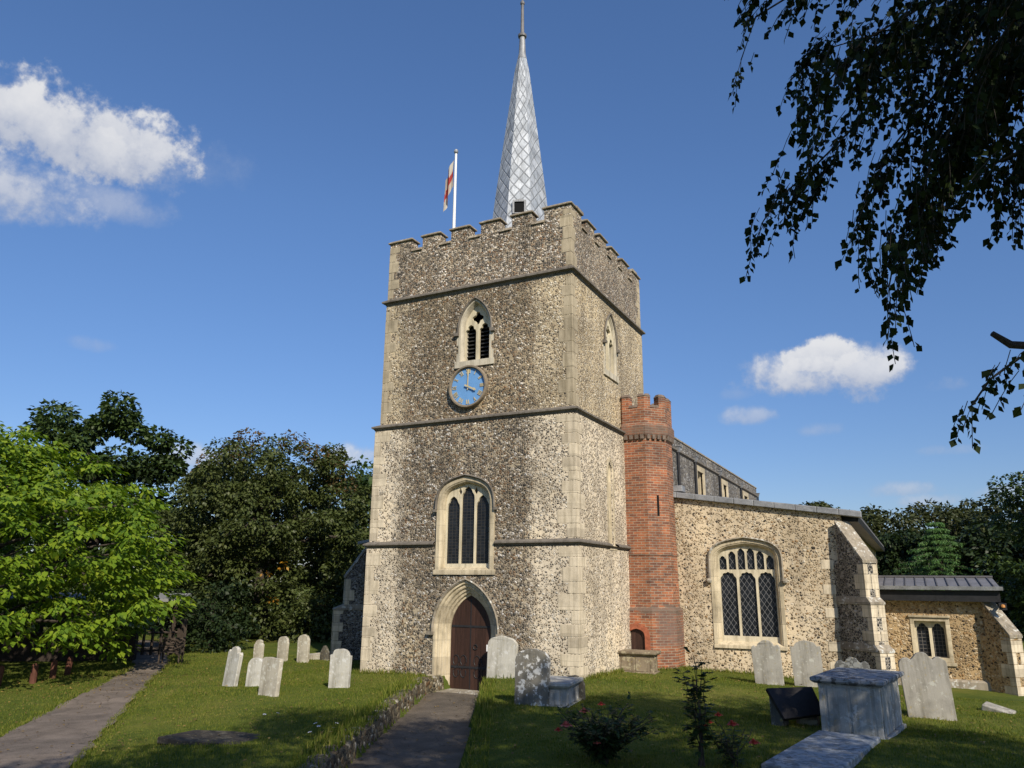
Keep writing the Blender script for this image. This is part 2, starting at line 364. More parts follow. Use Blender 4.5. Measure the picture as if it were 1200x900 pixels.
def lead():
    m, t, p = mat('lead_sheet'); uv = t.node('ShaderNodeUVMap').outputs[0]; ob = t.node('ShaderNodeTexCoord').outputs['Object']
    u, v, _ = t.sep(uv)[:3]
    a = t.math('ADD', u, v); b = t.math('SUBTRACT', u, v)
    def line(s):
        f = t.math('ABSOLUTE', t.math('SUBTRACT', t.math('FRACT', s), .5)); return f
    la, lb = line(a), line(b); mx = t.math('MAXIMUM', la, lb)
    wn = t.node('ShaderNodeTexWhiteNoise', noise_dimensions='2D'); t.put(wn.inputs['Vector'], t.comb(t.math('FLOOR', a), t.math('FLOOR', b), 0))
    n = t.noise(ob, 4, 6, .65); st = t.noise(t.vmath('MULTIPLY', ob, (6, 6, .6)), 2, 5, .6)
    c = t.mix(wn.outputs[0], (.30, .325, .35), (.46, .485, .51))
    c = t.mix(1, c, t.ramp(n, [(.3, (.75, .75, .76)), (.6, (1.08, 1.08, 1.08))]), 'MULTIPLY')
    c = t.mix(1, c, t.ramp(st, [(.35, (.70, .70, .69)), (.55, (1, 1, 1))]), 'MULTIPLY')
    edge = t.smooth(mx, .445, .475)
    c = t.mix(t.math('MULTIPLY', edge, .8), c, (.13, .135, .14))
    t.put(p.inputs['Base Color'], c); p.inputs['Roughness'].default_value = .5; p.inputs['Metallic'].default_value = .25; p.inputs['Specular IOR Level'].default_value = .4
    t.put(p.inputs['Normal'], t.bump(t.math('ADD', t.smooth(mx, .40, .47), t.math('MULTIPLY', n, .4)), .5, .04)); return m
M['lead'] = lead()
M['leadroof'] = simple('grey_lead_roof', (.155, .15, .15), .6, .3, 3, .15, .3, .35)
M['leadedge'] = simple('pale_lead_edge', (.24, .245, .25), .5, .4, 4, .2, .3, .35)
M['darkmetal'] = simple('black_painted_iron', (.022, .022, .024), .5, .3, 8, 0, .2)
M['white'] = simple('white_paint', (.75, .74, .72), .5, .08, 4)
def glazing(name, sx, sz, line, w0, base=(.008, .009, .011), rect=False):
    m, t, p = mat(name); x, y, z = t.sep(t.node('ShaderNodeTexCoord').outputs['Object'])[:3]
    u = t.math('DIVIDE', t.math('ADD', x, y), sx); q = t.math('DIVIDE', z, sz)
    a, b = (u, q) if rect else (t.math('ADD', u, q), t.math('SUBTRACT', u, q))
    mx = t.math('MAXIMUM', *[t.math('ABSOLUTE', t.math('SUBTRACT', t.math('FRACT', s), .5)) for s in (a, b)])
    e = t.smooth(mx, .5-w0*1.5, .5-w0*.5)
    wn = t.node('ShaderNodeTexWhiteNoise', noise_dimensions='2D'); t.put(wn.inputs['Vector'], t.comb(t.math('FLOOR', a), t.math('FLOOR', b), 0))
    g = t.mix(wn.outputs[0], base, tuple(v*2.2 for v in base))
    t.put(p.inputs['Base Color'], t.mix(e, g, line)); t.put(p.inputs['Roughness'], t.math('ADD', .28, t.math('MULTIPLY', e, .4)))
    p.inputs['Specular IOR Level'].default_value = .3
    t.put(p.inputs['Normal'], t.bump(t.math('ADD', e, t.math('MULTIPLY', wn.outputs[0], .3)), .35, .01)); return m
M['glass_lattice'] = glazing('leaded_lattice_glass', .145, .21, (.17, .17, .17), .036)
M['glass_dark'] = glazing('dark_leaded_glass', .11, .08, (.035, .033, .03), .05, rect=True)
M['glass_porch'] = glazing('porch_leaded_glass', .10, .10, (.12, .11, .10), .06, rect=True)
M['louvre'] = simple('dark_louvre', (.03, .03, .03), .8, .4, 6)
M['void'] = simple('black_void', (.006, .006, .006), .95, .2)
def planks(name, c, wd, axis=0):
    m, t, p = mat(name); v = t.node('ShaderNodeTexCoord').outputs['Object']; s = t.sep(v)
    q = t.math('DIVIDE', s[axis], wd); f = t.math('ABSOLUTE', t.math('SUBTRACT', t.math('FRACT', q), .5))
    wn = t.node('ShaderNodeTexWhiteNoise', noise_dimensions='1D'); t.put(wn.inputs['W'], t.math('FLOOR', q))
    gr = t.noise(t.vmath('MULTIPLY', v, (14, 14, .9)), 3, 6, .65)
    cc = t.mix(wn.outputs[0], tuple(x*.75 for x in c), tuple(x*1.2 for x in c))
    cc = t.mix(1, cc, t.ramp(gr, [(.3, (.6, .6, .6)), (.7, (1.3, 1.25, 1.2))]), 'MULTIPLY')
    cc = t.mix(t.smooth(f, .46, .49), cc, tuple(x*.2 for x in c))
    t.put(p.inputs['Base Color'], cc); p.inputs['Roughness'].default_value = .55
    t.put(p.inputs['Normal'], t.bump(t.math('SUBTRACT', gr, t.smooth(f, .46, .49)), .4, .01)); return m
M['door'] = planks('dark_oak_door', (.050, .026, .019), .15)
M['wood'] = simple('weathered_bench_wood', (.06, .045, .034), .8, .35, 7, bump=.3)
M['post'] = simple('reddish_post', (.10, .04, .026), .8, .3, 6, bump=.3)
M['gold'] = simple('gilt', (.50, .42, .25), .5, .2, 5)
M['blue'] = simple('clock_blue', (.13, .29, .55), .5, .08, 4)
M['paper'] = simple('paper', (.75, .74, .72), .8, .04)
M['hs_pale'] = stone('headstone_pale', (.43, .39, .31), .45, None, .35, spot=(.56, .54, .46))
M['hs_grey'] = stone('headstone_grey', (.33, .31, .265), .5, None, .22, spot=(.45, .44, .38))
M['hs_white'] = stone('headstone_whitish', (.46, .44, .38), .42, None, .3, spot=(.55, .54, .5))
M['hs_lichen'] = stone('headstone_lichen', (.165, .155, .13), .5, None, .50, spot=(.60, .60, .57))
M['hs_dark'] = stone('headstone_dark', (.10, .09, .07), .5, None, .35, spot=(.24, .23, .18))
M['hs_black'] = stone('headstone_blackened', (.10, .10, .095), .5, None, .6, spot=(.24, .245, .235))
M['tomb'] = stone('tomb_grey', (.34, .335, .31), .55, None, .35, spot=(.46, .46, .44))
M['tombtop'] = stone('tomb_top_lichen', (.10, .10, .10), .5, None, .8, spot=(.27, .285, .30))
M['tombbrown'] = stone('tomb_brown', (.22, .175, .12), .5, None, .4, spot=(.34, .3, .2))
M['ledger'] = stone('ledger_grey', (.22, .235, .24), .5, None, .7, spot=(.34, .36, .37))
M['slate'] = simple('dark_slate', (.020, .017, .016), .6, .4, 4, bump=.15)
M['slabdark'] = stone('sunken_slab', (.055, .046, .036), .5, None, .3, spot=(.12, .11, .08))
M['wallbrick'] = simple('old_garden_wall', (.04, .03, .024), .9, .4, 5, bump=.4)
M['teal'] = simple('teal_sheet', (.02, .09, .075), .7, .2)

def ground_mat():
    m, t, p = mat('lawn'); v = t.node('ShaderNodeTexCoord').outputs['Object']
    a = t.noise(v, .45, 6, .6); b = t.noise(v, 3.5, 6, .65); c = t.noise(v, 40, 4, .7)
    k = t.math('ADD', t.math('MULTIPLY', a, .5), t.math('ADD', t.math('MULTIPLY', b, .3), t.math('MULTIPLY', c, .2)))
    cc = t.ramp(k, [(.32, (.045, .068, .012)), (.48, (.088, .115, .019)), (.60, (.145, .15, .03)), (.72, (.23, .19, .06))])
    t.put(p.inputs['Base Color'], cc); p.inputs['Roughness'].default_value = .95; p.inputs['Specular IOR Level'].default_value = .1
    t.put(p.inputs['Normal'], t.bump(t.math('ADD', c, b), .8, .05)); return m
M['ground'] = ground_mat()
def leafmat(name, stops, trans=.3, rough=.5, spec=.25, thru=(1.25, 1.3, .5)):
    m, t, p = mat(name); g = t.node('ShaderNodeNewGeometry'); v = t.node('ShaderNodeTexCoord').outputs['Object']
    k = t.math('ADD', t.math('MULTIPLY', g.outputs['Random Per Island'], .55), t.math('MULTIPLY', t.noise(v, .5, 3, .5), .45))
    c = t.ramp(k, stops); t.put(p.inputs['Base Color'], c); p.inputs['Roughness'].default_value = rough; p.inputs['Specular IOR Level'].default_value = spec
    tr = t.node('ShaderNodeBsdfTranslucent'); t.put(tr.inputs[0], t.mix(1, c, thru, 'MULTIPLY'))
    mx = t.node('ShaderNodeMixShader'); mx.inputs[0].default_value = trans
    t.l.new(p.outputs[0], mx.inputs[1]); t.l.new(tr.outputs[0], mx.inputs[2])
    out = [n for n in t.n if n.type == 'OUTPUT_MATERIAL'][0]; t.l.new(mx.outputs[0], out.inputs[0]); return m
M['grass'] = leafmat('grass_blades', [(.2, (.055, .085, .011)), (.45, (.105, .14, .018)), (.65, (.17, .18, .03)), (.85, (.28, .23, .08))], .3, .7, .1)
M['leafA'] = leafmat('leaf_bright_lime', [(.12, (.05, .10, .010)), (.4, (.115, .195, .016)), (.7, (.19, .265, .020)), (.9, (.28, .32, .03))], .35, .5, .25)
M['leafB'] = leafmat('leaf_dark_oak', [(.2, (.022, .042, .011)), (.55, (.042, .070, .017)), (.85, (.068, .10, .025))], .2)
M['leafC'] = leafmat('leaf_olive', [(.15, (.040, .056, .015)), (.5, (.060, .078, .020)), (.85, (.085, .098, .028))], .2)
M['leafR'] = leafmat('leaf_rusty', [(.2, (.05, .040, .014)), (.55, (.095, .060, .020)), (.85, (.13, .085, .03))], .2)
M['leafO'] = leafmat('leaf_orange', [(.2, (.22, .10, .01)), (.8, (.42, .22, .02))], .3)
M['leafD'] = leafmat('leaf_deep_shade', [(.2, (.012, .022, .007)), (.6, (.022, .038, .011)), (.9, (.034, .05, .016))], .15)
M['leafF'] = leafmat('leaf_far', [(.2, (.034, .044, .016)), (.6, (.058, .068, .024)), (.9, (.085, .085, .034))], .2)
M['conif'] = leafmat('needle_cedar', [(.2, (.045, .11, .03)), (.6, (.085, .17, .042)), (.9, (.13, .22, .06))], .15)
M['birch'] = leafmat('leaf_birch', [(.2, (.009, .017, .005)), (.6, (.016, .028, .007)), (.90, (.03, .045, .01)), (.97, (.12, .10, .015))], .08, .6, .1, (1, 1, .4))
M['rosel'] = leafmat('leaf_rose', [(.2, (.018, .035, .012)), (.7, (.04, .07, .018)), (.9, (.14, .16, .02))], .2)
M['rosered'] = simple('red_rose_petal', (.48, .05, .03), .6, .3, 20)
M['rosepink'] = simple('coral_rose_petal', (.55, .13, .10), .6, .3, 20)
M['bark'] = simple('dark_bark', (.055, .045, .035), .95, .4, 6, bump=.6)
M['birchbark'] = simple('birch_bark', (.05, .043, .038), .9, .5, 6, bump=.4)
def asphalt(name, c):
    m, t, p = mat(name); v = t.node('ShaderNodeTexCoord').outputs['Object']
    f = t.noise(v, 120, 3, .7); g = t.noise(v, 2, 6, .65); sp = t.vor(v, 60)
    k = t.math('ADD', t.math('MULTIPLY', f, .5), t.math('MULTIPLY', g, .5))
    cc = t.ramp(k, [(.36, tuple(x*.6 for x in c)), (.5, c), (.63, tuple(x*1.5 for x in c))])
    wv = t.vmath('ADD', v, t.vmath('SCALE', t.noise(v, 3, 4, .6, 1), scale=.35)); cr_ = t.vor(wv, .9, 'DISTANCE_TO_EDGE'); pt_ = t.vor(wv, .55)
    cc = t.mix(t.math('MULTIPLY', t.smooth(cr_.outputs['Distance'], .012, .003), .6), cc, tuple(x*.35 for x in c))
    cc = t.mix(1, cc, t.mix(t.sep(pt_.outputs['Color'])[0], (.82, .83, .85), (1.15, 1.13, 1.1)), 'MULTIPLY')
    cc = t.mix(t.math('MULTIPLY', t.math('LESS_THAN', sp.outputs['Distance'], .22), .5), cc, tuple(x*1.9 for x in c))
    t.put(p.inputs['Base Color'], cc); t.put(p.inputs['Normal'], t.bump(f, .6, .01)); return m
M['path'] = asphalt('tarmac_path', (.15, .122, .098))
M['path2'] = asphalt('worn_path', (.115, .095, .073))
M['soil'] = simple('dry_path_edge', (.20, .15, .085), .95, .4, 9, bump=.5)
# ------------------------------------------------------------------ ground
GP = np.array([(-6.4,0,.30),(-6.4,-3,.26),(-10,0,.15),(-12,-2,.10),(-5,-9,.15),(-1,-9.5,.34),(-20,5,.08),(-3.8,-4,.36),(-4.1,-.8,.42),(-14,3,.1),(-11,5,.08),(-8,-8,.1),(-15,-8,.12),(-1.5,-7.5,.34),
 (0,0,.56),(1,-3,.50),(4,2,.42),(1.2,5,.36),(5.2,5,.24),(6.3,8,0),(9,8,-.04),(9,4,.12),(7,-1,.36),(6,-4,.44),(9,-4,.38),(7,-17,1.05),(1,-8,.42),(.2,3.6,.50),(3,-6,.45),(4,-12,.6),(12,-10,.5),(-2,.5,.45),(-1.5,-2.5,.44),(10,9,-.05),(14,8,-.05),(0,-20,.7),(15,-20,.9),(2,1,.50),(-15,-20,.3),(20,20,-.1),(-30,10,.05),(0,30,0)])
def pl(y): return np.where(y < -.87, -3.75+(-.87-y)*.4576, -3.75)
def pr(y): return np.where(y < -.2, -2.5+(-.2-y)*.518, -2.5)
def ground_z(x, y):
    x = np.asarray(x, float); y = np.asarray(y, float)
    d2 = (x[..., None]-GP[:, 0])**2+(y[..., None]-GP[:, 1])**2
    wt = np.exp(-d2/(2*1.9**2))+1e-3/(1+d2)**1.5*3
    return (wt*GP[:, 2]).sum(-1)/wt.sum(-1)
# gravel path on the left: centre line and half widths
LP = np.array([(3.2,-18.5,1.3),(-1.4,-13.2,1.0),(-4.5,-10.4,.94),(-6.58,-8.3,.82),(-9.35,-5.4,.68),(-11.4,-3.3,.54),(-12.6,-2.1,.48),(-14.2,-.4,.48),(-17.5,2.2,.6),(-24,7,.7)])
def path_pts(n=90):
    t = np.linspace(0, len(LP)-1, n); i = np.minimum(t.astype(int), len(LP)-2); f = (t-i)[:, None]
    P0 = LP[np.maximum(i-1, 0)]; P1 = LP[i]; P2 = LP[i+1]; P3 = LP[np.minimum(i+2, len(LP)-1)]
    return .5*(2*P1+(P2-P0)*f+(2*P0-5*P1+4*P2-P3)*f*f+(3*P1-P0-3*P2+P3)*f**3)
PP = path_pts()
def path_dist(x, y):
    """signed distance to the left path's edge (negative inside)"""
    x = np.asarray(x, float); y = np.asarray(y, float); best = np.full(x.shape, 1e9)
    for i in range(len(PP)-1):
        ax, ay, aw = PP[i]; bx, by, bw = PP[i+1]; dx, dy = bx-ax, by-ay
        t = np.clip(((x-ax)*dx+(y-ay)*dy)/(dx*dx+dy*dy), 0, 1)
        best = np.minimum(best, np.hypot(x-ax-t*dx, y-ay-t*dy)-(aw+t*(bw-aw)))
    return best
def in_door_path(x, y, g=0): return (y < .5) & (y > -19) & (x > pl(y)-g) & (x < pr(y)+g)
def grow(a, b, step, far):
    v = list(np.arange(a, b+1e-6, step)); s = step; k = v[-1]
    while k < far: s *= 1.35; k += s; v.append(k)
    s = step; k = v[0]; L = []
    while k > -far: s *= 1.35; k -= s; L.append(k)
    return np.array(L[::-1]+v)
gx = grow(-16, 12, .14, 900); gy = grow(-13, 7, .14, 900)
X, Y = np.meshgrid(gx, gy); Z = np.empty_like(X)
for i in range(len(gy)): Z[i] = ground_z(X[i], Y[i])
rs = np.random.RandomState(3)
near = (abs(X) < 20) & (Y < 10) & (Y > -20)
Z += near*(np.sin(X*2.1+Y*1.3)*.012+np.sin(X*.9-Y*1.7+1)*.018+rs.uniform(-.008, .008, X.shape))
Z[in_door_path(X, Y, .05)] = .03
Z -= near*np.clip((.22-path_dist(X, Y))/.2, 0, 1)*.06
ny, nx = X.shape; idx = np.arange(nx*ny).reshape(ny, nx)
F = np.stack([idx[:-1, :-1], idx[:-1, 1:], idx[1:, 1:], idx[1:, :-1]], -1).reshape(-1, 4)
def np_mesh(name, V, F, m, smooth=False):
    me = bpy.data.meshes.new(name); V = np.asarray(V, np.float32); F = np.asarray(F, np.int32); k = F.shape[1]
    me.vertices.add(len(V)); me.vertices.foreach_set('co', V.ravel())
    me.loops.add(F.size); me.loops.foreach_set('vertex_index', F.ravel())
    me.polygons.add(len(F)); me.polygons.foreach_set('loop_start', np.arange(0, F.size, k, dtype=np.int32)); me.polygons.foreach_set('loop_total', np.full(len(F), k, np.int32))
    if smooth: me.polygons.foreach_set('use_smooth', np.ones(len(F), bool))
    me.update(calc_edges=True); me.materials.append(m)
    o = bpy.data.objects.new(name, me); col.objects.link(o); return o
lawn = np_mesh('ground', np.stack([X, Y, Z], -1).reshape(-1, 3), F, M['ground'], True); lawn['kind'] = 'structure'
def gz(x, y): return float(ground_z(np.array([x]), np.array([y]))[0])
# paths as sheets
V = []; Fp = []
for i in range(len(PP)):
    a = PP[max(i-1, 0)]; b = PP[min(i+1, len(PP)-1)]; t = np.array([b[0]-a[0], b[1]-a[1]]); t /= np.hypot(*t); nrm = np.array([-t[1], t[0]])
    for k in range(9):
        q = k/4-1; wob = .05*math.sin(i*1.7)*abs(q)**3+.04*math.sin(i*.6+q*5)*abs(q)**3
        p = PP[i, :2]+nrm*q*(PP[i, 2]+wob)
        V.append((p[0], p[1], gz(*p)+.0+.02*(1-q*q)+math.sin(p[0]*2.1+p[1]*1.3)*.012+math.sin(p[0]*.9-p[1]*1.7+1)*.018))
for i in range(len(PP)-1):
    for k in range(8): Fp.append((i*9+k, i*9+k+1, i*9+k+10, i*9+k+9))
o = np_mesh('path', V, Fp, M['path'], True); o['kind'] = 'structure'
ys = np.linspace(-.42, -18, 60); V = []
for y in ys:
    a, b = float(pl(y))-.05, float(pr(y))+.05
    for k in range(7):
        q = k/6; V.append((a+(b-a)*q, y, .07+.02*math.sin(q*math.pi)+max(0, (-9-y)*.09)))
o = np_mesh('path', V, [(i*7+k, i*7+k+1, i*7+k+8, i*7+k+7) for i in range(59) for k in range(6)], M['path2'], True); o['kind'] = 'structure'

# ------------------------------------------------------------------ the church
church = thing('church', 'medieval flint church with a square west tower, lead spire and lower aisle and porch', 'church', (-3.2, 3.2, .1))
W_, T = 6.4, 6.4
def shell(x0, x1, y0, y1, z0, z1): return MB().box(x0, x1, y0, y1, z0, z1)
INS = [0, .042, .14, .157]
ZS = [(-.6, 3.62), (3.62, 6.96), (6.96, 10.86), (10.86, 12.52)]
def stage(i, name, m):
    s = INS[i]; return shell(-W_+s, -s, s, T-s, *ZS[i]).build(name, M[m], church)
st = [stage(0, 'tower_wall', 'stage1'), stage(1, 'tower_wall', 'stage2'), stage(2, 'tower_wall', 'stage3')]
# parapet with crenels
s = INS[3]; par = MB(); t_ = .34
par.box(-W_+s, -s, s, s+t_, ZS[3][0], ZS[3][1]); par.box(-W_+s, -s, T-s-t_, T-s, ZS[3][0], ZS[3][1])
par.box(-W_+s, -W_+s+t_, s+t_, T-s-t_, ZS[3][0], ZS[3][1]); par.box(-s-t_, -s, s+t_, T-s-t_, ZS[3][0], ZS[3][1])
cop = MB(); side = W_-2*s
seg = []; k = 0.0; mer = [.80, .62, .62, .62, .62, .80]; cre = (side-sum(mer))/5
for i, mm in enumerate(mer):
    seg.append((k, k+mm, True)); k += mm
    if i < 5: seg.append((k, k+cre, False)); k += cre
ZC, ZT = ZS[3][1], ZS[3][1]+.40
def moulding(x0, x1, y0, y1, z):   # weathered coping block with a sloped top
    e = .055
    cop.hexa([(x0-e,y0-e,z),(x1+e,y0-e,z),(x1+e,y1+e,z),(x0-e,y1+e,z),(x0-e,y0-e,z+.05),(x1+e,y0-e,z+.05),(x1+e,y1+e,z+.05),(x0-e,y1+e,z+.05)])
    cop.hexa([(x0-e+.01,y0-e+.01,z+.0502),(x1+e-.01,y0-e+.01,z+.0502),(x1+e-.01,y1+e-.01,z+.0502),(x0-e+.01,y1+e-.01,z+.0502),(x0+.06,y0+.06,z+.12),(x1-.06,y0+.06,z+.12),(x1-.06,y1-.06,z+.12),(x0+.06,y1-.06,z+.12)])
for a, b, up in seg:
    for face in range(4):
        def rect(a, b, inset=0):
            if face == 0: return (-W_+s+a, -W_+s+b, s, s+t_)
            if face == 1: return (-W_+s+a, -W_+s+b, T-s-t_, T-s)
            if face == 2: return (-W_+s, -W_+s+t_, s+a, s+b)
            return (-s-t_, -s, s+a, s+b)
        corner = up and (a < .01 or b > side-.01)
        if up:
            if corner and face > 1:
                aa, bb = (a+t_, b) if a < .01 else (a, b-t_)
            else: aa, bb = a, b
            r = rect(aa, bb); par.box(*r, ZC+.0005, ZT)
            moulding(*r, ZT+.001) if not (corner and face > 1) else cop.box(r[0]-.055, r[1]+.055, r[2]-.0, r[3]+.055 if a < .01 else r[3], ZT+.001, ZT+.1)
        else:
            r = rect(a, b); cop.hexa([(r[0]-(.05 if face>1 else -.001),r[2]-(.05 if face<2 else -.001),ZC+.001),(r[1]+(.05 if face>1 else -.001),r[2]-(.05 if face<2 else -.001),ZC+.001),(r[1]+(.05 if face>1 else -.001),r[3]+(.05 if face<2 else -.001),ZC+.001),(r[0]-(.05 if face>1 else -.001),r[3]+(.05 if face<2 else -.001),ZC+.001),(r[0]+.002,r[2]+.002,ZC+.10),(r[1]-.002,r[2]+.002,ZC+.10),(r[1]-.002,r[3]-.002,ZC+.10),(r[0]+.002,r[3]-.002,ZC+.10)])
par.build('tower_parapet', M['parapet'], church); cop.build('parapet_coping', M['coping'], church, bevel=.012)
shell(-W_+s+t_+.002, -s-t_-.002, s+t_+.002, T-s-t_-.002, 10.9, 11.7).build('tower_roof', M['leadroof'], church)
# string courses: moulded ring round the tower, broken by the west window
def ring_course(z0, z1, ib, it, proj):
    mb = MB(); h = z1-z0
    prof = [(ib-.002, z0), (ib+.0-.03, z0+.25*h), (ib-proj, z0+.40*h), (ib-proj, z0+.62*h), (it+.002, z1)]
    for a in range(4):
        pts = []
        for i, z in prof:
            A = (-W_+i, i); B = (-i, i); Cc = (-i, T-i); D = (-W_+i, T-i)
            P = [A, B, Cc, D]; pts.append(((*P[a], z), (*P[(a+1) % 4], z)))
        mb.loft([[p[0] for p in pts], [p[1] for p in pts]])
    return mb
sc1 = ring_course(3.635, 3.80, INS[0], INS[1], .085).build('string_course', M['string'], church)
sc2 = ring_course(6.97, 7.17, INS[1], INS[2], .085).build('string_course', M['string'], church)
sc3 = ring_course(10.86, 11.08, INS[2], INS[3], .11).build('string_course', M['string'], church)
# quoins
def quoin(cx, cy, sx, sy, z0, z1, m, big=.42, small=.22, seed=0):
    mb = MB(); r = random.Random(seed); z = z0; k = 0
    while z < z1-.12:
        h = min(r.uniform(.24, .40), z1-z)
        a, b = (big, small) if k % 2 else (small, big)
        a *= r.uniform(.8, 1.25); b *= r.uniform(.8, 1.25); e = .004+.004*r.random()
        x0, x1 = sorted((cx+sx*e, cx-sx*a)); y0, y1 = sorted((cy+sy*e, cy-sy*b))
        mb.box(x0, x1, y0, y1, z+.006, z+h-.006); z += h; k += 1
    return mb.build('quoin_stones', M[m], church, bevel=.008)
for i, m in ((0, 'ashlar'), (1, 'ashlar'), (2, 'ashlar_top'), (3, 'ashlar_top')):
    s = INS[i]; z0, z1 = [(-.2, 3.6), (3.82, 6.93), (7.2, 10.8), (11.1, 12.8)][i]
    for j, (cx, cy, sx, sy) in enumerate(((-s, s, 1, -1), (-W_+s, s, -1, -1), (-s, T-s, 1, 1))):
        quoin(cx, cy, sx, sy, z0, z1, m, .44 if i < 2 else .36, .24 if i < 2 else .2, i*5+j)
# west window (three lights)
WX = -3.22
win_path = arch(WX, .88, 3.02, 4.70, 5.50, kind='four')
cutp = offset(win_path, .06)
cw = MB().prism(cutp, lambda u, v, d: (u, d, v), -.4, .62)
dp = arch(-3.13, .96, .0, 1.50, 2.78)
for o_ in (st[0], st[1]): cut(o_, cw)
cut(sc1, MB().prism(offset(win_path, -.04), lambda u, v, d: (u, d, v), -.5, .7))
fr = MB(); f = Wf(0)
ring(fr, win_path, [(.0, .06), (0, -.02), (.11, -.02), (.13, .0), (.15, .01), (.19, .09), (.195, .22)], f)
fr.hexa([(WX-.93,-.045,2.92),(WX+.93,-.045,2.92),(WX+.93,.34,2.92),(WX-.93,.34,2.92),(WX-.93,-.04,3.03),(WX+.93,-.04,3.03),(WX+.93,.34,3.2),(WX-.93,.34,3.2)])
wf = fr.build('window_surround', M['dress'], church)
hm = MB(); hp = arch(WX, .88, 4.62, 4.70, 5.50, kind='four'); ring(hm, hp, [(.01, -.01), (-.025, -.02), (-.045, -.07), (-.015, -.09), (.015, -.05), (.01, -.01)], f)
for sx in (-1, 1): hm.box(WX+sx*.93-.05, WX+sx*.93+.05, -.08, .0, 4.56, 4.63)
hm.build('hood_mould', M['string'], church)
ip = offset(win_path, .185)
tr = MB(); holes = []
lw = .40
for cx, ap in ((WX-.45, 4.98), (WX, 5.23), (WX+.45, 4.98)): holes.append(foil_head(cx, lw/2, 3.20, ap-.34, ap, depth=.09))
for cx, zt in ((WX-.245, 5.19), (WX+.245, 5.19)): holes.append([(cx-.055, zt-.10), (cx, zt+.02), (cx+.055, zt-.10), (cx, zt-.22)])
tr.plate(ip, holes, f, .14, .22)
wt = tr.build('window_tracery', M['dress_pale'], church)
MB().prism(offset(win_path, .12), f, .20, .24).build('window_glazing', M['glass_dark'], church)
# west door
dcut = MB().prism(offset(dp, .08), lambda u, v, d: (u, d, v), -.4, .62); cut(st[0], dcut)
dr = MB(); ring(dr, dp, [(0, .05), (0, -.03), (.07, -.03), (.09, .03), (.13, .03), (.16, .05), (.18, .10), (.235, .115), (.25, .16), (.30, .175), (.32, .24), (.36, .25), (.365, .36)], f)
for sx in (-1, 1): dr.hexa([(-3.13+sx*.98-.12,-.06,-.1),(-3.13+sx*.98+.12 if sx<0 else -3.13+.98+.10,-.06,-.1),(-3.13+sx*.98+.12 if sx<0 else -3.13+.98+.10,.2,-.1),(-3.13+sx*.98-.12,.2,-.1),(-3.13+sx*.98-.10,-.05,.42),(-3.13+sx*.98+.10,-.05,.42),(-3.13+sx*.98+.10,.2,.46),(-3.13+sx*.98-.10,.2,.46)])
dr.build('door_surround', M['dress'], church, bevel=.006)
hd = MB(); ring(hd, arch(-3.13, .96, 1.44, 1.50, 2.78), [(.01, -.01), (-.03, -.02), (-.05, -.08), (-.02, -.10), (.015, -.06), (.01, -.01)], f)
for sx in (-1, 1): hd.box(-3.13+sx*1.03-.1, -3.13+sx*1.03+.1, -.10, .0, 1.40, 1.48)
hd.build('hood_mould', M['weather'], church)
ddp = arch(-3.13, .61, .09, 1.50, 2.42)
door = MB().prism(ddp, f, .28, .34).build('door', M['door'], church)
hg = MB()
for z in (.62, 1.62):
    hg.box(-3.70, -2.56, .265, .279, z-.025, z+.025)
for sx in (-1, 1):                    # scrolled iron work round the lower strap
    for k in (0, 1):
        c0 = (-3.13+sx*(.20+.22*k), .62+.16)
        hg.tube([(c0[0]+.09*math.cos(a), .272, c0[1]+.13*math.sin(a)) for a in np.linspace(-.5*math.pi, 1.3*math.pi, 10)], .012, 5)
        c0 = (-3.13+sx*(.20+.22*k), .62-.14)
        hg.tube([(c0[0]+.08*math.cos(a), .272, c0[1]+.11*math.sin(a)) for a in np.linspace(.5*math.pi, 2.2*math.pi, 10)], .012, 5)
hg.box(-3.142, -3.118, .268, .279, .1, 2.3)
sub(hg.build('hinge', M['darkmetal'], church), door)
sub(MB().tube([(-2.98+.06*math.cos(a), .262, 1.12+.06*math.sin(a)) for a in np.linspace(0, 6.28, 12)], .012, 5).build('handle', M['darkmetal'], church), door)
sub(MB().box(-2.66, -2.53, .266, .2785, 1.03, 1.19).build('notice', M['paper'], church), door)
stp = MB(); stp.box(-4.15, -2.15, -.42, .38, -.2, .085); stp.build('door_step', M['weather'], church, bevel=.015)
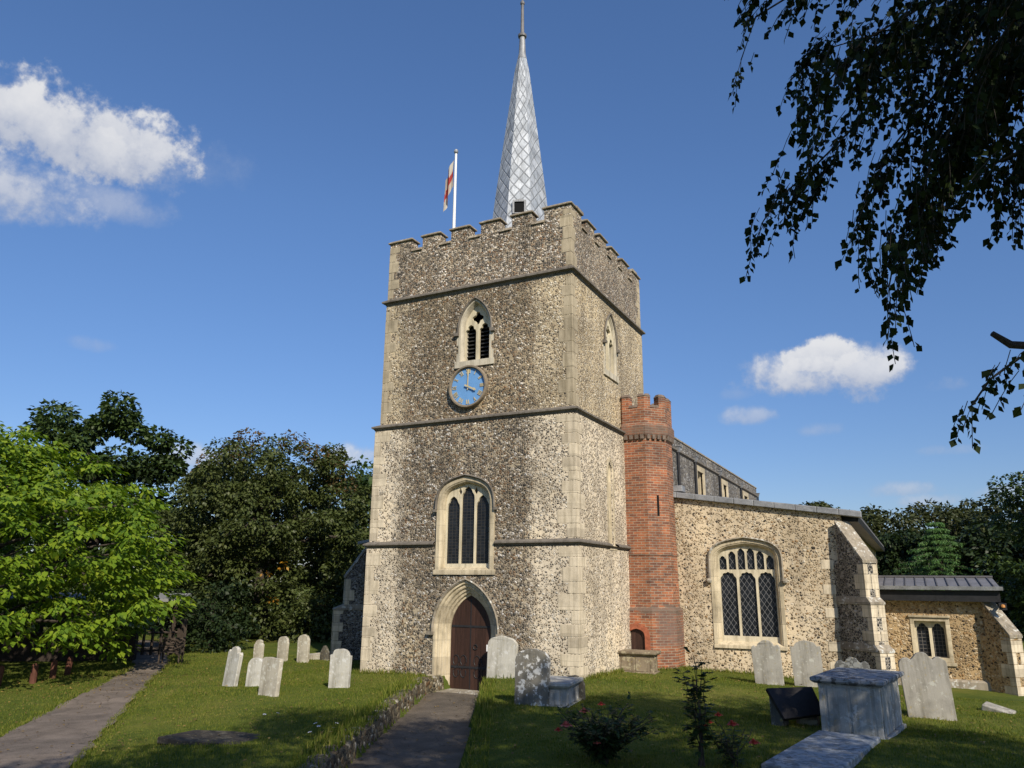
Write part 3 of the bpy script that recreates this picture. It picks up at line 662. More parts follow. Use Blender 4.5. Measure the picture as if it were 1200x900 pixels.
# belfry windows
def belfry(f, cx, S, cutfn, half=.53, dd=0):
    p = arch(cx, half, 8.74, 9.72, 10.60)
    cut(st[2], MB().prism(offset(p, .05), cutfn, -.4, .62))
    b = MB(); ring(b, p, [(0, S+.06), (0, S-.02), (.06, S-.02), (.08, S+.02), (.12, S+.12-dd), (.125, S+.32)], f)
    b.prism([(cx-half-.10, 8.58), (cx+half+.10, 8.58), (cx+half+.10, 8.76), (cx-half-.10, 8.76)], f, S-.045, S+.33)
    for sx in (-1, 1):
        for k in range(2): b.prism([(cx+sx*half-.07*(sx<0), 8.76+k*.5), (cx+sx*half+.07*(sx>0), 8.76+k*.5), (cx+sx*half+.07*(sx>0), 9.02+k*.5), (cx+sx*half-.07*(sx<0), 9.02+k*.5)], f, S-.006, S+.1)
    b.build('window_surround', M['dress_grey'], church)
    h = MB(); ring(h, arch(cx, half, 9.6, 9.72, 10.60), [(.01, S-.01), (-.025, S-.02), (-.04, S-.06), (-.01, S-.08), (.015, S-.05), (.01, S-.01)], f)
    for sx in (-1, 1): h.prism([(cx+sx*(half+.05)-.06, 9.53), (cx+sx*(half+.05)+.06, 9.53), (cx+sx*(half+.05)+.06, 9.62), (cx+sx*(half+.05)-.06, 9.62)], f, S-.10, S+.0)
    h.build('hood_mould', M['string'], church)
    q = offset(p, .12); w2 = (half-.12)*2; lw = (w2-.09)/2
    holes = [foil_head(cx+k*(lw/2+.045), lw/2-.005, 8.82, 9.62, 9.88, depth=.2) for k in (-1, 1)]
    holes.append([(cx+(.155+.035*math.cos(4*a))*math.cos(a), 10.06+(.16+.035*math.cos(4*a))*math.sin(a)) for a in np.linspace(0, 2*math.pi, 28, endpoint=False)])
    MB().plate(q, holes, f, S+.14-dd, S+.22-dd).build('window_tracery', M['dress_pale'], church)
    l = MB()
    for i in range(10):
        z = 8.84+i*.115
        l.prism([(cx-w2/2, z), (cx+w2/2, z), (cx+w2/2, z+.02), (cx-w2/2, z+.02)], f, S+.26-dd, S+.28-dd)
        a_ = [f(cx-w2/2, z, S+.27), f(cx+w2/2, z, S+.27), f(cx+w2/2, z+.02, S+.27), f(cx-w2/2, z+.02, S+.27), f(cx-w2/2, z+.10, S+.42), f(cx+w2/2, z+.10, S+.42), f(cx+w2/2, z+.12, S+.42), f(cx-w2/2, z+.12, S+.42)]
        l.hexa(a_)
    l.build('window_louvre', M['louvre'], church)
    MB().prism(offset(p, .1), f, S+.47, S+.5).build('window_backing', M['void'], church)
belfry(Wf(0), -3.11, .14, lambda u, v, d: (u, d, v))
belfry(Sf(0), 3.05, .14, lambda u, v, d: (-d, u, v), .52, .10)
# tall lancet in the south face
lp = arch(2.52, .20, 3.70, 5.75, 6.08)
lc = MB().prism(offset(lp, .04), lambda u, v, d: (-d, u, v), -.4, .6); cut(st[1], lc); cut(st[0], lc); cut(sc1, MB().prism(offset(lp, -.05), lambda u, v, d: (-d, u, v), -.4, .6))
lf = Sf(-.042); b = MB(); ring(b, lp, [(-.08, .05), (-.08, -.012), (.0, -.015), (.09, .12), (.095, .3)], lf)
b.prism([(2.25, 3.6), (2.79, 3.6), (2.79, 3.72), (2.25, 3.72)], lf, -.06, .2)
b.build('window_surround', M['dress'], church); MB().prism(lp, lf, .2, .25).build('window_glazing', M['glass_dark'], church)
# clock
CX, CZ = -3.26, 8.0
ck = thing('clock', '', '', (CX, .14, CZ)); del ck['label']; del ck['category']
ck.parent = church; ck.location = Vector((CX, .14, CZ))-church.location; WORLD_LOC[ck.name] = Vector((CX, .14, CZ))
def disc(r0, r1, y0, y1, n=40):
    m = MB(); rings = []
    for r, y in ((r0, y0), (r1, y0+.02), (r1, y1)): rings.append([(CX+r*math.cos(a), y, CZ+r*math.sin(a)) for a in np.linspace(0, 2*math.pi, n, endpoint=False)])
    return m, rings
m_ = MB(); A = np.linspace(0, 2*math.pi, 48, endpoint=False)
m_.loft([[(CX+r*math.cos(a), y, CZ+r*math.sin(a)) for a in A] for r, y in ((.61, .15), (.61, .03), (.595, .0), (.555, .0), (.535, .04), (.53, .12))], True)
m_.build('clock_rim', simple('clock_rim_oak', (.21, .17, .12), .8, .3, 8), ck)
m_ = MB(); m_.loft([[(CX+r*math.cos(a), y, CZ+r*math.sin(a)) for a in A] for r, y in ((.55, .13), (.55, .07))], True, True); m_.build('clock_face', M['blue'], ck)
rom = ['XII', 'I', 'II', 'III', 'IIII', 'V', 'VI', 'VII', 'VIII', 'IX', 'X', 'XI']
def stroke(ax, az, bx, bz, wd, ang, R0):
    d = Vector((bx-ax, bz-az)); n_ = Vector((-d.y, d.x)).normalized()*wd/2; ps = [(ax+n_.x, az+n_.y), (bx+n_.x, bz+n_.y), (bx-n_.x, bz-n_.y), (ax-n_.x, az-n_.y)]
    ps = [(CX+(u*math.cos(ang)+(R0+v)*math.sin(ang)), CZ+(-u*math.sin(ang)+(R0+v)*math.cos(ang))) for u, v in ps]
    num.prism(ps, lambda u, v, y: (u, y, v), .052, .069)
for i, s_ in enumerate(rom):
    num = MB(); ang = math.radians(i*30); wdt = {'I': .034, 'V': .075, 'X': .075}; tot = sum(wdt[c] for c in s_); u = -tot/2
    for c in s_:
        h, wv = .062, wdt[c]; m0 = u+wv/2
        if c == 'I': stroke(m0, -h, m0, h, .018, ang, .44)
        if c == 'V': stroke(m0-.026, h, m0, -h, .018, ang, .44); stroke(m0+.026, h, m0, -h, .010, ang, .44)
        if c == 'X': stroke(m0-.026, h, m0+.026, -h, .018, ang, .44); stroke(m0+.026, h, m0-.026, -h, .010, ang, .44)
        u += wv
    num.build('clock_numeral', M['gold'], ck)
def hand(ang, L, wd, y, ):
    m = MB(); pts = [(-wd*.5, -.1), (wd*.5, -.1), (wd*.45, L*.6), (wd*.9, L*.78), (0, L), (-wd*.9, L*.78), (-wd*.45, L*.6)]
    m.prism([(CX+u*math.cos(ang)+v*math.sin(ang), CZ-u*math.sin(ang)+v*math.cos(ang)) for u, v in pts], lambda u, v, y_: (u, y_, v), y, y+.008); m.build('clock_hand', M['gold'], ck)
hand(R(1), .50, .03, .035); hand(R(116), .31, .045, .02)
# spire
SX, SY = -3.2, 3.2
sp = MB(); n = 8; rot = 0; zr = [(12.2, 1.44), (13.2, 1.20), (14.3, 1.01), (15.2, .91), (18, .555), (20.2, .27), (20.75, .16)]
for i in range(len(zr)-1):
    (za, ra), (zb, rb) = zr[i], zr[i+1]
    for k in range(n):
        a0, a1 = rot+k*math.pi/4, rot+(k+1)*math.pi/4
        q = lambda r, a, z: (SX+r*math.cos(a), SY+r*math.sin(a), z)
        vv = lambda z: (z-14.65)/.46
        sp.add([q(ra, a0, za), q(ra, a1, za), q(rb, a1, zb), q(rb, a0, zb)], [(0, 1, 2, 3)], [[(2*k, vv(za)), (2*k+2, vv(za)), (2*k+2, vv(zb)), (2*k, vv(zb))]])
spire = sp.build('spire', M['lead'], church)
fn = MB(); fn.lathe([(.17, 20.7), (.125, 20.95), (.10, 21.62)], SX, SY, 12); sub(fn.build('spire_cap', M['leadedge'], church), spire)
fn = MB(); fn.lathe([(.08, 21.6), (.15, 21.64), (.16, 21.72), (.07, 21.80), (.05, 23.0), (.08, 23.05), (.08, 23.12), (.03, 23.2), (.025, 23.9)], SX, SY, 12); sub(fn.build('finial', M['leadroof'], church), spire)
vn = MB(); vn.tube([(SX-.32, SY, 23.5), (SX+.32, SY, 23.5)], .02); vn.tube([(SX, SY-.32, 23.5), (SX, SY+.32, 23.5)], .02)
vn.prism([(SX-.45, 23.75), (SX-.1, 23.72), (SX+.3, 23.8), (SX+.45, 24.0), (SX+.2, 23.95), (SX-.2, 23.9), (SX-.4, 24.0)], lambda u, v, d: (u, SY+d, v), -.01, .01); sub(vn.build('weathervane', M['gold'], church), spire)
ang_ = R(-90+22.5); hn = Vector((math.cos(ang_), math.sin(ang_), 0)); ht = Vector((-hn.y, hn.x, 0)); hz = 14.52
def hf(u, v, d): p = Vector((SX, SY, 0))+hn*(.975*math.cos(R(22.5))+.10-d)+ht*u; return (p.x, p.y, hz+v)
h_ = MB(); h_.plate([(-.22, -.3), (.22, -.3), (.22, .16), (.0, .20), (-.22, .16)], [[(-.16, -.3+.02), (.16, -.28), (.16, .11), (-.16, .11)]], hf, 0, .3)
sub(h_.build('hatch_frame', M['leadedge'], church), spire); sub(MB().prism([(-.17, -.29), (.17, -.29), (.17, .12), (-.17, .12)], hf, .04, .28).build('hatch', M['void'], church), spire)
# flagpole and flag (stands on the tower roof)
fp = thing('flagpole', 'white flagpole with a limp red and white flag standing on the tower roof', 'flagpole', (-4.78, 1.5, 11.7))
pm = MB(); pm.lathe([(.055, 11.7), (.05, 14), (.038, 16.45)], -4.78, 1.5, 10); pm.build('pole', M['white'], fp)
pm = MB(); pm.lathe([(.02, 16.45), (.06, 16.48), (.075, 16.53), (.055, 16.6), (.01, 16.62)], -4.78, 1.5, 10); pm.build('finial', M['leadedge'], fp)
def flagmat():
    m, t, p = mat('flag_cloth'); uv = t.node('ShaderNodeUVMap').outputs[0]; u, v, _ = t.sep(uv)[:3]
    cr = t.math('MAXIMUM', t.math('LESS_THAN', t.math('ABSOLUTE', t.math('SUBTRACT', u, .5)), .13), t.math('LESS_THAN', t.math('ABSOLUTE', t.math('SUBTRACT', v, .5)), .13))
    c = t.mix(cr, (.55, .50, .42), (.42, .06, .05)); t.put(p.inputs['Base Color'], c)
    tr = t.node('ShaderNodeBsdfTranslucent'); t.put(tr.inputs[0], c); mx = t.node('ShaderNodeMixShader'); mx.inputs[0].default_value = .3
    t.l.new(p.outputs[0], mx.inputs[1]); t.l.new(tr.outputs[0], mx.inputs[2]); out = [n for n in t.n if n.type == 'OUTPUT_MATERIAL'][0]; t.l.new(mx.outputs[0], out.inputs[0]); return m
fl = MB(); NU, NV = 14, 12
def fpos(i, j):
    u, v = i/NU, j/NV   # u along the fly, v up the hoist: hanging limp in folds
    drop = 1.55*u
    x = -4.84-.46*u**.8*(1-.35*u)-.03*math.sin(u*9+v*3); y = 1.5+.10*math.sin(u*11+v*1.5)*u**.5; z = 16.30-1.0*(1-v)-drop*.62-.02*math.sin(v*5)
    return (x, y, z)
for i in range(NU):
    for j in range(NV): fl.add([fpos(i, j), fpos(i+1, j), fpos(i+1, j+1), fpos(i, j+1)], [(0, 1, 2, 3)], [[(i/NU, j/NV), ((i+1)/NU, j/NV), ((i+1)/NU, (j+1)/NV), (i/NU, (j+1)/NV)]])
fl.build('flag', flagmat(), fp, smooth=True, recalc=False)

# brick stair turret
TX, TY = .28, 4.62; tm = MB(); rot = R(22.5)
def octa(r, z): return [(TX+r*math.cos(rot+k*math.pi/4), TY+r*math.sin(rot+k*math.pi/4), z) for k in range(8)]
def brick_rings(mb, prof):
    for i in range(len(prof)-1):
        (ra, za), (rb, zb) = prof[i], prof[i+1]; A_, B_ = octa(ra, za), octa(rb, zb); wd = 2*ra*math.sin(math.pi/8)
        va, vb = za, zb if abs(zb-za) > 1e-3 else za+abs(rb-ra)
        for k in range(8):
            k2 = (k+1) % 8; u0 = k*.675; mb.add([A_[k], A_[k2], B_[k2], B_[k]], [(0, 1, 2, 3)], [[(u0, va), (u0+wd, va), (u0+wd, vb), (u0, vb)]])
brick_rings(tm, [(.98, -.3), (.98, 2.0), (.90, 2.1), (.88, 3.5), (.90, 3.52), (.90, 3.58), (.88, 3.6), (.87, 6.88), (.96, 7.0), (.96, 7.26), (.90, 7.36), (.90, 7.82), (.62, 7.82)])
tur = tm.build('turret_wall', M['brick'], church)
# corbel table
for k in range(8):
    cb = MB()
    a0, a1 = Vector(octa(.875, 6.86)[k]), Vector(octa(.875, 6.86)[(k+1) % 8]); nrm = ((a0+a1)/2-Vector((TX, TY, 6.86))).normalized(); t = (a1-a0)
    for j in range(4):
        c = a0+t*((j+.5)/4); hw = t.normalized()*.05
        p = [c-hw-nrm*.02, c+hw-nrm*.02, c+hw+nrm*.075, c-hw+nrm*.075]
        MB().hexa(p+[q+Vector((0, 0, .13)) for q in p]).build('turret_corbel', M['brickcap'], church)
cp = MB()
for k in range(8):
    mb = MB()
    A_, B_ = octa(.90, 0), octa(.66, 0); k2 = (k+1) % 8
    def lerp(a, b, t): return [a[i]+(b[i]-a[i])*t for i in range(2)]
    c0, c1, d0, d1 = A_[k], A_[k2], B_[k], B_[k2]
    for t0, t1, zt in ((0, .30, 8.16), (.70, 1, 8.16)):
        mb = MB()
        q = [lerp(c0, c1, t0), lerp(c0, c1, t1), lerp(d0, d1, t1), lerp(d0, d1, t0)]
        for i in range(4):
            a_, b_ = q[i], q[(i+1) % 4]; Lq = math.hypot(b_[0]-a_[0], b_[1]-a_[1])
            mb.add([(*a_, 7.82), (*b_, 7.82), (*b_, zt), (*a_, zt)], [(0, 1, 2, 3)], [[(k*.675, 7.82), (k*.675+Lq, 7.82), (k*.675+Lq, zt), (k*.675, zt)]])
        mb.build('turret_merlon', M['brick'], church); e = .03; ctr = lerp(lerp(q[0], q[1], .5), lerp(q[2], q[3], .5), .5)
        Q = [(ctr[0]+(p[0]-ctr[0])*1.12, ctr[1]+(p[1]-ctr[1])*1.2) for p in q]; Q2 = [(ctr[0]+(p[0]-ctr[0])*.6, ctr[1]+(p[1]-ctr[1])*.5) for p in q]
        MB().hexa([(*p, zt) for p in Q]+[(*p, zt+.09) for p in Q2]).build('turret_coping', M['brickcap'], church)
    q = [lerp(c0, c1, .30), lerp(c0, c1, .70), lerp(d0, d1, .70), lerp(d0, d1, .30)]; ctr = lerp(lerp(q[0], q[1], .5), lerp(q[2], q[3], .5), .5)
    Q = [(ctr[0]+(p[0]-ctr[0])*1.0, ctr[1]+(p[1]-ctr[1])*1.2) for p in q]
    cp = MB(); cp.hexa([(*p, 7.821) for p in Q]+[(ctr[0]+(p[0]-ctr[0])*.9, ctr[1]+(p[1]-ctr[1])*.7, 7.90) for p in Q]); cp.build('turret_sill', M['brickcap'], church)

# turret doorway on the west facet, arrow slit on the south-west facet
ta = TY-.98*math.cos(R(22.5)); tf = Wf(ta); tdx = .19
tdp = arch(tdx, .24, -.1, 1.28, 1.52, kind='four')
cut(tur, MB().prism(tdp, lambda u, v, d: (u, d, v), ta-.3, ta+.25))
b = MB(); ring(b, tdp, [(-.15, .02), (-.15, -.012), (0, -.015), (.01, .06)], tf); b.build('turret_door_surround', simple('rubbed_red_brick', (.29, .095, .05), .85, .35, 12), church)
td = MB().prism(offset(tdp, -.01), tf, .08, .13).build('door', M['door'], church)
ap = .877*math.cos(R(22.5)); ca = R(-45); cxs, cys = TX+ap*math.cos(ca), TY+ap*math.sin(ca)
def sw(u, v, d): return (cxs+u*math.cos(ca+math.pi/2)-d*math.cos(ca), cys+u*math.sin(ca+math.pi/2)-d*math.sin(ca), v)
MB().prism([(-.035, 4.62), (.035, 4.62), (.035, 5.22), (-.035, 5.22)], sw, -.006, .05).build('turret_slit', M['void'], church)

# nave with clerestory
NX = .6
nv = MB(); nv.box(-7.2, NX, 6.42, 22.3, 0, 7.42); nave = nv.build('nave_wall', M['clere'], church)
nc = MB(); nc.box(-7.3, NX+.03, 6.43, 22.34, 7.421, 7.47); nc.build('nave_coping', M['coping'], church)
ns = MB(); ns.prism([(NX-.01, 6.98), (NX+.07, 7.02), (NX+.07, 7.07), (NX-.01, 7.12)], lambda u, v, d: (u, d, v), 6.5, 22.35); ns.build('string_course', M['string'], church)
cf = Sf(NX)
for y0, y1 in ((9.75, 11.1), (14.1, 15.25), (18.55, 19.9)):
    z0, z1 = 5.7, 6.93; yc = (y0+y1)/2
    cut(nave, MB().box(NX-.4, NX+.3, y0+.1, y1-.1, z0, z1-.1))
    b = MB(); o_ = [(y0, z0-.1), (y1, z0-.1), (y1, z1), (y0, z1)]
    b.plate(o_, [[(y0+.22, z0+.05), (y1-.22, z0+.05), (y1-.22, z1-.2), (y0+.22, z1-.2)]], cf, -.03, .02)
    b.plate([(y0+.1, z0-.05), (y1-.1, z0-.05), (y1-.1, z1-.1), (y0+.1, z1-.1)], [foil_head(yc-.24, .18, z0+.05, z1-.42, z1-.24), foil_head(yc+.24, .18, z0+.05, z1-.42, z1-.24)], cf, .1, .2)
    b.build('clerestory_window', M['dress'], church)
    MB().box(NX-.25, NX-.21, y0+.11, y1-.11, z0, z1-.11).build('window_glazing', M['glass_dark'], church)
for y in (7.25, 9.55, 13.55, 17.95, 22.2):
    d = MB(); d.tube([(NX+.07, y, 4.9), (NX+.07, y, 7.0)], .045, 8); dpp = d.build('drainpipe', M['darkmetal'], church)
    d = MB(); d.hexa([(NX+.01,y-.05,6.98),(NX+.11,y-.05,6.98),(NX+.11,y+.05,6.98),(NX+.01,y+.05,6.98),(NX+.01,y-.10,7.16),(NX+.15,y-.10,7.16),(NX+.15,y+.10,7.16),(NX+.01,y+.10,7.16)]); d.box(NX+.01, NX+.17, y-.12, y+.12, 7.16, 7.18)
    sub(d.build('hopper_head', M['leadedge'], church), dpp)
# south aisle
AX = 5.62
def vx(x): return 5.30-(x-1.0)*.146
aw = MB(); aw.prism([(.9, -.5), (AX, -.5), (AX, vx(AX)), (.9, vx(.9))], Wf(5.0), 0, .6); aisle = aw.build('aisle_wall', M['aisle'], church)
MB().box(AX-.6, AX, 5.602, 26, -.6, 4.42).build('aisle_wall', M['aisle'], church)
rf = MB(); rf.prism([(.55, vx(.55)+.0), (6.02, vx(6.02)), (6.02, vx(6.02)+.11), (.55, vx(.55)+.11)], Wf(4.93), 0, 21.2); rf.build('aisle_roof', M['leadroof'], church)
vg = MB()
for i in range(10):
    a = .62+i*.553; b = a+.545; vg.hexa([(a,4.86,vx(a)-.06),(b,4.86,vx(b)-.06),(b,5.2,vx(b)-.06+.0),(a,5.2,vx(a)-.06),(a,4.86,vx(a)+.10),(b,4.86,vx(b)+.10),(b,5.25,vx(b)+.125),(a,5.25,vx(a)+.125)])
vg.box(1.0, 1.35, 4.9, 5.3, 5.40, 5.58)
vg.build('roof_verge', M['leadedge'], church, bevel=.015)
ev = MB(); ev.prism([(5.62, 4.42), (6.03, 4.40), (6.06, 4.55), (5.62, 4.60)], Wf(5.0), .25, 21.0); ev.build('eaves_board', M['darkmetal'], church)
# aisle west window: three lights under a four-centred head with six panels above
ax0, ah = 3.02, .98; apth = arch(ax0, ah, 1.12, 3.42, 4.0, kind='four')
cut(aisle, MB().prism(offset(apth, .05), lambda u, v, d: (u, d, v), 4.6, 5.55))
f5 = Wf(5.0); b = MB(); ring(b, apth, [(0, .05), (0, -.025), (.10, -.025), (.115, .0), (.135, .0), (.205, .11), (.21, .30)], f5)
b.hexa([(ax0-.98,4.94,1.02),(ax0+.98,4.94,1.02),(ax0+.98,5.34,1.02),(ax0-.98,5.34,1.02),(ax0-.98,4.95,1.10),(ax0+.98,4.95,1.10),(ax0+.98,5.34,1.32),(ax0-.98,5.34,1.32)])
b.build('window_surround', M['dress'], church)
h = MB(); ring(h, arch(ax0, ah, 2.90, 3.42, 4.0, kind='four'), [(.0, -.01), (-.03, -.02), (-.05, -.08), (-.015, -.10), (.015, -.06), (.01, -.01)], f5)
for sx in (-1, 1): h.lathe([(.0, 2.74), (.07, 2.78), (.09, 2.83), (.06, 2.9)], ax0+sx*1.03, 4.94, 10)
h.build('hood_mould', M['weather'], church)
holes = []; iw = .755; lw = .462
for k in (-1, 0, 1): holes.append(foil_head(ax0+k*.52, lw/2, 1.34, 2.84, 3.08, depth=.12, cusps=(35, 75, 105, 145)))
for k in range(6):
    cx = ax0+(k-2.5)*.26; tt = abs(k-2.5)/3; top = 3.74-.30*tt**1.7
    holes.append(foil_head(cx, .106, 3.14, top-.14, top, depth=.12))
MB().plate(offset(apth, .20), holes, f5, .13, .22).build('window_tracery', M['dress_pale'], church)
MB().prism(offset(apth, .1), f5, .20, .24).build('window_glazing', M['glass_lattice'], church)
# diagonal buttresses
def buttress(cx, cy, dx, dy, hw, stages, top, body, z0=-.5, name='buttress'):
    d = Vector((dx, dy)).normalized(); n_ = Vector((-d.y, d.x))
    def P(l, s, z): return (cx+d.x*l+n_.x*s, cy+d.y*l+n_.y*s, z)
    b = MB(); q = MB(); wl = []; r = random.Random(5); zb = z0
    for i, (L, zt) in enumerate(stages):
        wst = MB(); wl.append(wst)
        last = i == len(stages)-1
        hi = top if last else None; L2 = stages[i+1][0] if not last else .0
        zt2 = top if last else zt+.16
        b.hexa([P(-.3,-hw,zb),P(L,-hw,zb),P(L,hw,zb),P(-.3,hw,zb),P(-.3,-hw,zt),P(L,-hw,zt),P(L,hw,zt),P(-.3,hw,zt)])
        if last: b.prism([(0, zt), (L, zt), (0, top)], lambda u, v, s: P(u, s, v), -hw, hw)
        e = .025
        if last:   # sloping coping slabs
            for k in range(4):
                a0, a1 = k/4, (k+1)/4-.01
                lA, zA = L+e-(L+e)*a0, zt-.02+(top-zt+.06)*a0; lB, zB = L+e-(L+e)*a1, zt-.02+(top-zt+.06)*a1
                wst.hexa([P(lA,-hw-e,zA),P(lB,-hw-e,zB),P(lB,hw+e,zB),P(lA,hw+e,zA),P(lA,-hw-e,zA+.09),P(lB,-hw-e,zB+.09),P(lB,hw+e,zB+.09),P(lA,hw+e,zA+.09)])
        else:
            wst.hexa([P(-.2,-hw-e,zt),P(L+e,-hw-e,zt),P(L+e,hw+e,zt),P(-.2,hw+e,zt),P(-.2,-hw-e,zt+.05),P(L+e,-hw-e,zt+.05),P(L+e,hw+e,zt+.05),P(-.2,hw+e,zt+.05)])
            wst.hexa([P(-.2,-hw-.03,zt+.051),P(L+.03,-hw-.03,zt+.051),P(L+.03,hw+.03,zt+.051),P(-.2,hw+.03,zt+.051),P(-.2,-hw-.004,zt+.20),P(L2-.01,-hw-.004,zt+.20),P(L2-.01,hw+.004,zt+.20),P(-.2,hw+.004,zt+.20)])
        z = zb if i else z0; k = 0
        while z < zt-.06:
            h = min(r.uniform(.22, .38), zt-z)
            for sgn in (-1, 1):
                a = (.34 if k % 2 else .18)*r.uniform(.85, 1.2); s0, s1 = sorted((sgn*(hw+.006), sgn*(hw-.20 if k % 2 else hw-.13)))
                q.hexa([P(L-a,s0,z+.006),P(L+.006,s0,z+.006),P(L+.006,s1,z+.006),P(L-a,s1,z+.006),P(L-a,s0,z+h-.006),P(L+.006,s0,z+h-.006),P(L+.006,s1,z+h-.006),P(L-a,s1,z+h-.006)])
            z += h; k += 1
        zb = zt
    bo = b.build(name, M[body], church); sub(q.build('quoin_stones', M['ashlar'], church, bevel=.006), bo); [sub(wst.build('weathering', M['weather'], church, bevel=.01), bo) for wst in wl]; return bo
buttress(AX, 5.0, 1, -1, .21, [(1.14, 1.12), (1.0, 2.26), (.88, 3.30)], 4.30, 'knapped')
# bonding stones of the west wall beside the buttress
for z in (.55, 1.05, 1.9, 2.5, 3.15): MB().box(5.02, 5.34, 4.992, 5.05, z, z+.24).build('bonding_stone', M['ashlar'], church, bevel=.006)
# north aisle corner, seen past the tower
MB().box(-10.35, -6.45, 5.0, 22, -.4, 4.0).build('aisle_wall', M['aisle'], church)
MB().prism([(-10.6, 4.02), (-6.4, 4.7), (-6.4, 4.8), (-10.6, 4.12)], Wf(4.9), 0, 17).build('aisle_roof', M['leadedge'], church)
buttress(-10.35, 5.0, -1, -1, .26, [(.95, 1.75), (.62, 2.85)], 3.75, 'clere')
# south porch
pw = MB(); pw.box(5.63, 8.95, 8.0, 11.4, -.6, 2.50); porch = pw.build('porch_wall', M['porch'], church)
pcx = 7.47; px0, px1, pz0, pz1 = pcx-.50, pcx+.50, .66, 1.86
cut(porch, MB().box(px0+.08, px1-.08, 7.6, 8.5, pz0+.06, pz1-.06)); fp8 = Wf(8.0)
b = MB(); b.plate([(px0, pz0), (px1, pz0), (px1, pz1), (px0, pz1)], [[(px0+.11, pz0+.12), (px1-.11, pz0+.12), (px1-.11, pz1-.10), (px0+.11, pz1-.10)]], fp8, -.02, .16)
b.box(px0-.06, px1+.06, 7.95, 8.05, pz0-.09, pz0-.001)
b.box(px0-.03, px1+.03, 7.93, 8.02, pz1+.001, pz1+.06); b.build('window_surround', M['dress'], church, bevel=.01)
MB().plate([(px0+.10, pz0+.11), (px1-.10, pz0+.11), (px1-.10, pz1-.09), (px0+.10, pz1-.09)], [foil_head(pcx+k*.195, .155, pz0+.13, pz1-.36, pz1-.16, depth=.16) for k in (-1, 1)], fp8, .17, .25).build('window_tracery', M['dress_pale'], church)
MB().box(px0+.09, px1-.09, 8.26, 8.29, pz0+.1, pz1-.08).build('window_glazing', M['glass_porch'], church)
pl_ = MB(); pl_.prism([(-.5, 0), (-.5, .0)] and [(0, -.3), (-.09, -.3), (-.09, .18), (-.05, .22), (0, .24)], lambda u, v, d: (d, 8.0+u, v), 5.7, 8.95); pl_.build('porch_plinth', M['weather'], church)
rf = MB(); rf.prism([(7.62, 2.64), (9.7, 2.90), (11.8, 2.64), (11.8, 2.72), (9.7, 2.98), (7.62, 2.72)], lambda u, v, d: (d, u, v), 5.66, 9.28); prf = rf.build('porch_roof', M['leadroof'], church)
rl = MB()
for i in range(11):
    x = 6.42+i*.272; rl.tube([(x, 7.62, 2.735), (x, 9.68, 2.99)], .02, 6)
rl.tube([(5.7, 9.7, 3.0), (9.3, 9.7, 3.0)], .045, 8); sub(rl.build('lead_roll', simple('dark_lead_roll', (.075, .072, .072), .6, .3, 6), church), prf)
gt = MB(); gt.prism([(7.50, 2.63), (7.64, 2.63), (7.64, 2.73), (7.48, 2.73)], lambda u, v, d: (d, u, v), 5.8, 9.34); sub(gt.build('gutter', M['leadedge'], church), prf)
fs = MB(); fs.prism([(7.66, 2.32), (8.02, 2.32), (8.02, 2.615), (7.63, 2.615)], lambda u, v, d: (d, u, v), 5.75, 9.26); sub(fs.build('eaves_board', M['darkmetal'], church), prf)
buttress(8.95, 8.0, 1, -1, .20, [(.72, 1.42)], 2.25, 'porch')
lt = MB(); lt.box(9.18, 9.36, 7.42, 7.55, 2.12, 2.30); lt.box(9.24, 9.30, 7.55, 8.0, 2.24, 2.30); lo_ = lt.build('lantern', M['darkmetal'], church)
sub(MB().lathe([(.0, 2.17), (.05, 2.19), (.05, 2.25), (0, 2.27)], 9.27, 7.41, 8).build('bulb', simple('amber_glass', (.55, .25, .08), .3, .1), church), lo_)
# light bare patches are left to the flint; a low threshold wall closes the church behind
MB().box(-5, NX-.02, 22.4, 30, 0, 5.2).build('chancel_wall', M['clere'], church)
# ------------------------------------------------------------------ headstones
def hs_outline(kind, w_, h):
    a = w_/2; P = []
    if kind == 'round':      # full rounded shoulders
        n = 12; r = a; hh = h-.20
        P = [(-a, hh)]+[(-a*math.cos(t), hh+.20*math.sin(t)) for t in np.linspace(.12, math.pi-.12, n)]+[(a, hh)]
    elif kind == 'ogee':     # central round between small shoulders
        P = [(-a, h-.16), (-a*.86, h-.11), (-a*.66, h-.14)]+[(-a*.56*math.cos(t), h-.13+.13*math.sin(t)) for t in np.linspace(.1, math.pi-.1, 9)]+[(a*.66, h-.14), (a*.86, h-.11), (a, h-.16)]
    elif kind == 'triple':   # three lobes
        P = [(-a, h-.2)]+[(-a*.68-a*.30*math.cos(t), h-.18+.09*math.sin(t)) for t in np.linspace(.3, 2.4, 5)]+[(-a*.40*math.cos(t), h-.14+.14*math.sin(t)) for t in np.linspace(.2, math.pi-.2, 9)]+[(a*.68-a*.30*math.cos(t), h-.18+.09*math.sin(t)) for t in np.linspace(.75, 2.85, 5)]+[(a, h-.2)]
    elif kind == 'flat':
        P = [(-a, h-.05), (-a*.8, h-.02), (-a*.3, h), (a*.1, h-.015), (a*.6, h-.005), (a*.9, h-.03), (a, h-.07)]
    elif kind == 'shoulder': # square shoulders, low arch
        P = [(-a, h-.14), (-a*.8, h-.14), (-a*.72, h-.09)]+[(-a*.7*math.cos(t), h-.09+.09*math.sin(t)) for t in np.linspace(.1, math.pi-.1, 9)]+[(a*.72, h-.09), (a*.8, h-.14), (a, h-.14)]
    elif kind == 'pointed':
        P = [(-a, h-.22), (-a*.6, h-.09), (-a*.25, h-.02), (0, h), (a*.25, h-.02), (a*.6, h-.09), (a, h-.22)]
    return [(-a*.97, -.25)]+P+[(a*.97, -.25)]
